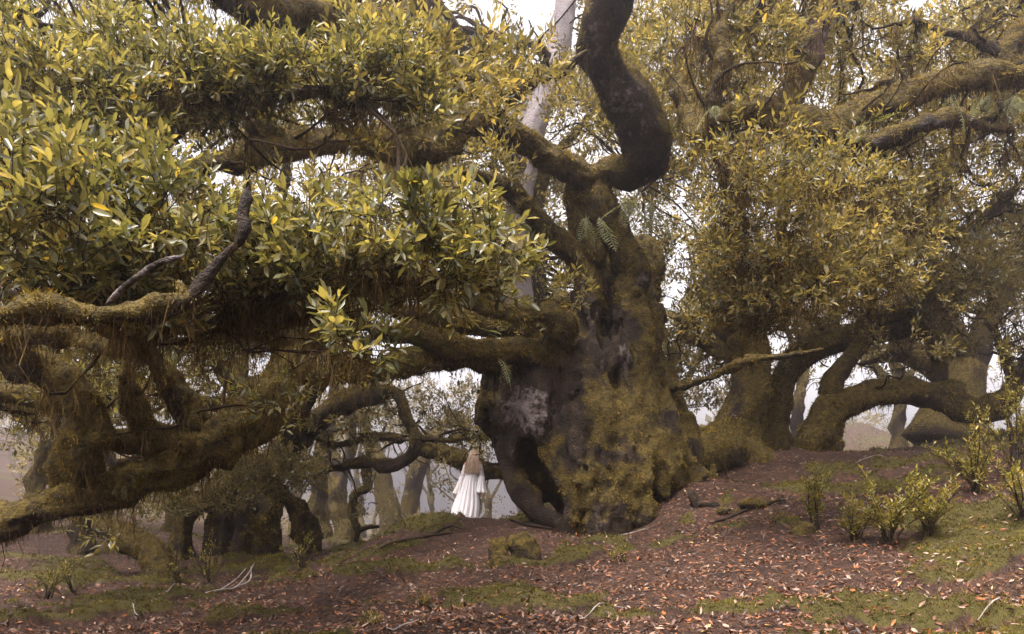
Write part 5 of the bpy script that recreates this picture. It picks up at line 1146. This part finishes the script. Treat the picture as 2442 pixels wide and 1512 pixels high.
# ================================================================== the woman in white, seen from behind
def person():
    Y0 = 15.8; px0 = 1107; xx = (px0 - CX) / F * Y0; gz_ = h1(xx, Y0)
    e = empty('person', (xx, Y0, gz_), 'person in a long white bell-sleeved dress standing with back turned', 'person')
    O = np.array([xx, Y0, gz_]); sc = 1.0
    def q(x_, y_, z_): return O + np.array([x_, y_, z_])
    cap = lambda *pts: [(q(*p[:3]), p[3]) for p in pts]
    # spine leans to the right on the way up; she faces away (+y)
    waist, chest, neck, head = (.10, 0, 1.02), (.17, 0, 1.27), (.205, .0, 1.44), (.215, .015, 1.575)
    ch = [cap((.05, 0, .88, .13), (*waist, .105)), cap((*waist, .105), (*chest, .12), (.19, 0, 1.36, .09)), cap((.0, 0, 1.36, .05), (.36, 0, 1.36, .05)) if 0 else cap((.045, 0, 1.355, .05), (.335, 0, 1.365, .05)),
          cap((.195, 0, 1.38, .05), (*neck, .045), (.21, .01, 1.5, .045)), cap((.212, .01, 1.56, .078), (.216, .02, 1.60, .08)), cap((.214, .05, 1.525, .05), (.214, .06, 1.54, .055)), cap((.214, .098, 1.56, .008), (.214, .108, 1.55, .009)),
          cap((.135, .01, 1.555, .014), (.135, .005, 1.575, .016)), cap((.297, .01, 1.555, .014), (.297, .005, 1.575, .016)),
          # left arm hangs out to the left, right arm bends forward a little
          cap((.05, 0, 1.35, .048), (-.03, -.01, 1.10, .04), (-.10, .02, .88, .03), (-.125, .04, .80, .022)),
          cap((.335, 0, 1.36, .048), (.375, -.03, 1.12, .04), (.355, -.06, .90, .03), (.345, -.07, .80, .022)),
          # legs under the skirt, feet on the ground
          cap((.01, 0, .86, .09), (.0, .01, .48, .055), (.0, 0, .09, .04), (.0, .06, .03, .03), (.0, .13, .025, .025)),
          cap((.13, 0, .86, .09), (.16, -.01, .48, .055), (.17, -.03, .09, .04), (.17, .03, .03, .03), (.17, .10, .025, .025))]
    for hx, hy, hz, s_ in ((-.14, .055, .80, -1), (.345, -.072, .78, 1)):
        ch.append(cap((hx, hy, hz + .01, .022), (hx - .004 * s_, hy - .005, hz - .05, .027)))
        for f_, (dx, dl) in enumerate([(-.024, .062), (-.008, .074), (.008, .07), (.024, .055)]):
            ch.append(cap((hx + dx * .6, hy + dx * .5 - .004, hz - .06, .010), (hx + dx * .7, hy + dx * .7 + .002, hz - .06 - dl * .55, .009), (hx + dx * .7, hy + dx * .7 + .016, hz - .06 - dl, .008)))
        ch.append(cap((hx - .02 * s_, hy + .012, hz - .02, .012), (hx - .034 * s_, hy + .026, hz - .05, .010), (hx - .032 * s_, hy + .034, hz - .075, .008)))
    V, Q = sdf_wood(ch, [], .011, k=.028, lump=0, flute=0, seed=1) if 0 else sdf_body(ch, .0125)
    skin, nt, b = new_mat('skin'); b.inputs['Base Color'].default_value = (.42, .22, .16, 1); b.inputs['Roughness'].default_value = .5
    nt.links.new(mixc(nt, noise(nt, 30), (.40, .20, .145, 1), (.48, .26, .19, 1)), b.inputs['Base Color'])
    link('body', mesh_np('body', V, Q, None, True), skin, e)
    # dress cloth
    cloth, nt, b = new_mat('white_cotton'); b.inputs['Roughness'].default_value = .85
    nt.links.new(mixc(nt, noise(nt, 9, 3), (.80, .76, .78, 1), (.88, .84, .86, 1)), b.inputs['Base Color']); bump(nt, b, noise(nt, 60, 3), .15, .004)
    lace, nt, b = new_mat('white_lace'); b.inputs['Roughness'].default_value = .9
    vo = nt.nodes.new('ShaderNodeTexVoronoi'); vo.inputs['Scale'].default_value = 38; tc = nt.nodes.new('ShaderNodeNewGeometry'); nt.links.new(tc.outputs['Position'], vo.inputs['Vector'])
    nt.links.new(ramp(nt, vo.outputs['Distance'], [(.25, (.82, .78, .80)), (.6, (.52, .44, .44))]), b.inputs['Base Color']); bump(nt, b, vo.outputs['Distance'], .6, .01)
    def loft(name, rings, nseg, mat, pleat, npl, ph=0., par=None):
        """rings: centre, rx, ry, pleat amount"""
        rr = catmull(np.array(rings, float), .035)
        a = np.linspace(0, 2 * math.pi, nseg, endpoint=False); n = len(rr)
        wob = 1 + rr[:, 5:6] * (np.sin(npl * a + ph + .6 * np.sin(3 * a))[None] + .5 * np.sin(npl * 1.7 * a + 1.3)[None]) * 1.0
        Xx = rr[:, 0:1] + np.cos(a)[None] * rr[:, 3:4] * wob; Yy = rr[:, 1:2] + np.sin(a)[None] * rr[:, 4:5] * wob; Zz = np.repeat(rr[:, 2:3], nseg, 1)
        V = np.stack([Xx, Yy, Zz], -1).reshape(-1, 3) + O
        i = np.arange(n - 1)[:, None] * nseg; j = np.arange(nseg)[None]; j2 = (j + 1) % nseg
        Q = np.stack([i + j, i + nseg + j, i + nseg + j2, i + j2], -1).reshape(-1, 4)
        return link(name, mesh_np(name, V, Q, None, True), mat, par or e)
    dress = loft('dress', [(.20, .0, 1.425, .07, .06, 0), (.196, 0, 1.40, .12, .075, 0), (.19, 0, 1.37, .165, .098, 0), (.182, 0, 1.30, .165, .125, 0), (.165, 0, 1.22, .152, .125, 0), (.145, 0, 1.125, .137, .117, .004)], 64, lace, 0, 1)
    loft('skirt', [(.145, 0, 1.13, .135, .115, .01), (.125, 0, 1.03, .150, .13, .03), (.09, -.01, .80, .20, .17, .05), (.05, -.02, .50, .27, .23, .06), (-.005, -.03, .22, .30, .27, .07), (-.045, -.03, .04, .335, .30, .08), (-.05, -.03, .0, .34, .30, .08)], 120, cloth, 1, 17, par=dress)
    # sleeves: lace upper arm, flared bell below
    def sleeve(sh, el, wr, side):
        sh, el, wr = map(np.array, (sh, el, wr))
        path = [(*sh, .062, .060, 0), (*(sh * .5 + el * .5), .062, .06, .0), (*el, .066, .062, .02)]
        loft('upper_sleeve', path, 40, lace, 0, 8, par=dress)
        fl = wr + (wr - el) * .12 + np.array([.03 * side * 0, 0, -.03])
        loft('bell_sleeve', [(*(el + [0, 0, .015]), .069, .065, .03), (*(el * .65 + fl * .35), .078, .078, .05), (*(el * .3 + fl * .7), .092, .09, .10), (*fl, .11, .105, .15), (*(fl + np.array([.0, 0, -.04])), .118, .11, .18)], 72, cloth, 1, 7, side, par=dress)
    sleeve((.05, 0, 1.355), (-.03, -.01, 1.09), (-.10, .01, .84), -1)
    sleeve((.33, 0, 1.36), (.372, -.02, 1.09), (.352, -.04, .86), 1)
    # hair: long, blonde, half tied
    hair, nt, b = new_mat('blonde_hair'); b.inputs['Roughness'].default_value = .45
    nt.links.new(ramp(nt, attr(nt, 'tint'), [(0, (.17, .095, .05)), (.5, (.40, .26, .16)), (1, (.66, .49, .36))]), b.inputs['Base Color'])
    r_ = np.random.default_rng(9); hb = Bag(); n = 1500
    th = r_.uniform(-2.75, -.39, n) if 0 else r_.uniform(-math.pi * .98, -.02 * math.pi, n); el = r_.uniform(.05, 1.35, n)
    hc = q(.215, .012, 1.585); rad = .094
    p = hc + np.stack([np.cos(th) * np.cos(el), np.sin(th) * np.cos(el), np.sin(el)], -1) * rad
    side = np.cos(th) * np.cos(el)
    prev = p; wv = r_.uniform(0, 6.28, n); lean = r_.normal(0, .012, n); end = r_.uniform(1.16, 1.30, n)
    tt = np.linspace(0, 1, 9)
    s_ = np.stack([np.ones(n), np.zeros(n), np.zeros(n)], -1); tin = np.clip(r_.normal(.55, .25, n), 0, 1)
    pts = [p]
    for k_ in range(1, 9):
        f_ = tt[k_]; zz = p[:, 2] + (O[2] + end - p[:, 2]) * f_
        xs_ = q(.20, 0, 0)[0] + (side * (.098 - .012 * f_)) * (1 + .12 * math.sin(f_ * 3)) + lean * f_ * 3 - .02 * f_ + .006 * np.sin(wv + f_ * 9)
        ybk = O[1] - .085 - .055 * math.sin(min(1, f_ * 1.3) * 1.7) + .03 * np.abs(side) + .006 * np.cos(wv + f_ * 8) + .02 * (el / 1.35 - .5)
        g_ = min(1, f_ * 3.2); rx_ = p[:, 0] * (1 - g_) + xs_ * g_; ry_ = p[:, 1] * (1 - g_) + ybk * g_
        pts.append(np.stack([rx_, ry_, zz], -1))
    for k_ in range(8):
        w_ = .0055 * (1 - .5 * tt[k_]); w2 = .0055 * (1 - .5 * tt[k_ + 1])
        V = np.stack([pts[k_] - s_ * w_, pts[k_] + s_ * w_, pts[k_ + 1] + s_ * w2, pts[k_ + 1] - s_ * w2], 1).reshape(-1, 3)
        ii = np.arange(n)[:, None] * 4; hb.add(V, np.concatenate([ii + [0, 1, 2], ii + [0, 2, 3]]), np.repeat(tin, 4))
    hm = tag(link('hair', hb.mesh('hair', True), hair, e), kind='stuff')
    # scalp cap under the strands, braid band and tie
    u = np.linspace(0, 2 * math.pi, 24, endpoint=False); vv = np.linspace(0.0, 1.95, 10)
    Vc = np.array([hc + np.array([.088 * math.sin(b_) * math.cos(a_), .094 * math.sin(b_) * math.sin(a_) - .004 + (.03 if math.sin(a_) > .3 and b_ > 1.2 else 0) * 0, .092 * math.cos(b_) * (1)]) for b_ in vv for a_ in u])
    keepq = []
    for i in range(9):
        for j in range(24):
            if i >= 6 and math.sin(u[j]) > .35: continue
            keepq.append((i * 24 + j, (i + 1) * 24 + j, (i + 1) * 24 + (j + 1) % 24, i * 24 + (j + 1) % 24))
    link('hair_cap', mesh_np('hair_cap', Vc, np.array(keepq), {'tint': np.full(len(Vc), .4)}, True), hair, e)
    a = np.linspace(math.pi * 1.02, math.pi * 1.98, 26); pb = hc + np.stack([np.cos(a) * .100, np.sin(a) * .106, .012 - .012 * np.sin(-a) + .004 * np.sin(a * 26)], -1)
    V, Q = tube(pb, np.full(26, .011), 8, .25, 3, 0); link('braid', mesh_np('braid', V, Q, {'tint': np.full(len(V), .85)}, True), hair, hm)
    V, Q = tube(hc + np.array([[.012, -.112, .02], [.014, -.118, 0], [.012, -.114, -.03], [.006, -.112, -.07]]), np.array([.01, .016, .012, .006]), 8, .1, 4, 0)
    link('hair_tie', mesh_np('hair_tie', V, Q, {'tint': np.full(len(V), .95)}, True), hair, hm)

def sdf_body(ch, res):
    allp = np.array([p for c in ch for p, r in c]); lo = allp.min(0) - .16; hi = allp.max(0) + .16
    n = np.ceil((hi - lo) / res).astype(int) + 1
    f = np.full(tuple(n), 1.0, np.float64)
    for c in ch:
        a = np.array([p for p, r in c]); r = max(r for p, r in c) + .07
        i0 = np.maximum(0, ((a.min(0) - r - lo) / res).astype(int)); i1 = np.minimum(n, ((a.max(0) + r - lo) / res).astype(int) + 2)
        g = np.stack(np.meshgrid(*[lo[k] + np.arange(i0[k], i1[k]) * res for k in range(3)], indexing='ij'), -1)
        d = capsule_chain(g.reshape(-1, 3), c).reshape(g.shape[:3]); s = tuple(slice(i0[k], i1[k]) for k in range(3))
        k_ = .008 if r < .11 else .03
        f[s] = smin(f[s], d, k_)
    return surface_nets(f, lo, res)
person()

# ================================================================== mist
hz = bpy.data.meshes.new('haze')
X0, X1, Y0_, Y1, Z0, Z1 = -240, 240, -230, 250, -26, 27
vs = [(x_, y_, z_) for x_ in (X0, X1) for y_ in (Y0_, Y1) for z_ in (Z0, Z1)]
hz.from_pydata(vs, [], [(0, 1, 3, 2), (4, 6, 7, 5), (0, 4, 5, 1), (2, 3, 7, 6), (0, 2, 6, 4), (1, 5, 7, 3)])
hm, nt, b = new_mat('mist'); nt.nodes.remove(b)
pv = nt.nodes.new('ShaderNodeVolumePrincipled'); pv.inputs['Color'].default_value = (.96, .93, 1.0, 1); pv.inputs['Density'].default_value = 0.0030
pv.inputs['Anisotropy'].default_value = 0.84
nt.links.new(pv.outputs[0], nt.nodes['Material Output'].inputs['Volume'])
tag(link('haze', hz, hm), 'pale mist hanging through the whole laurel forest', 'mist', kind='stuff')
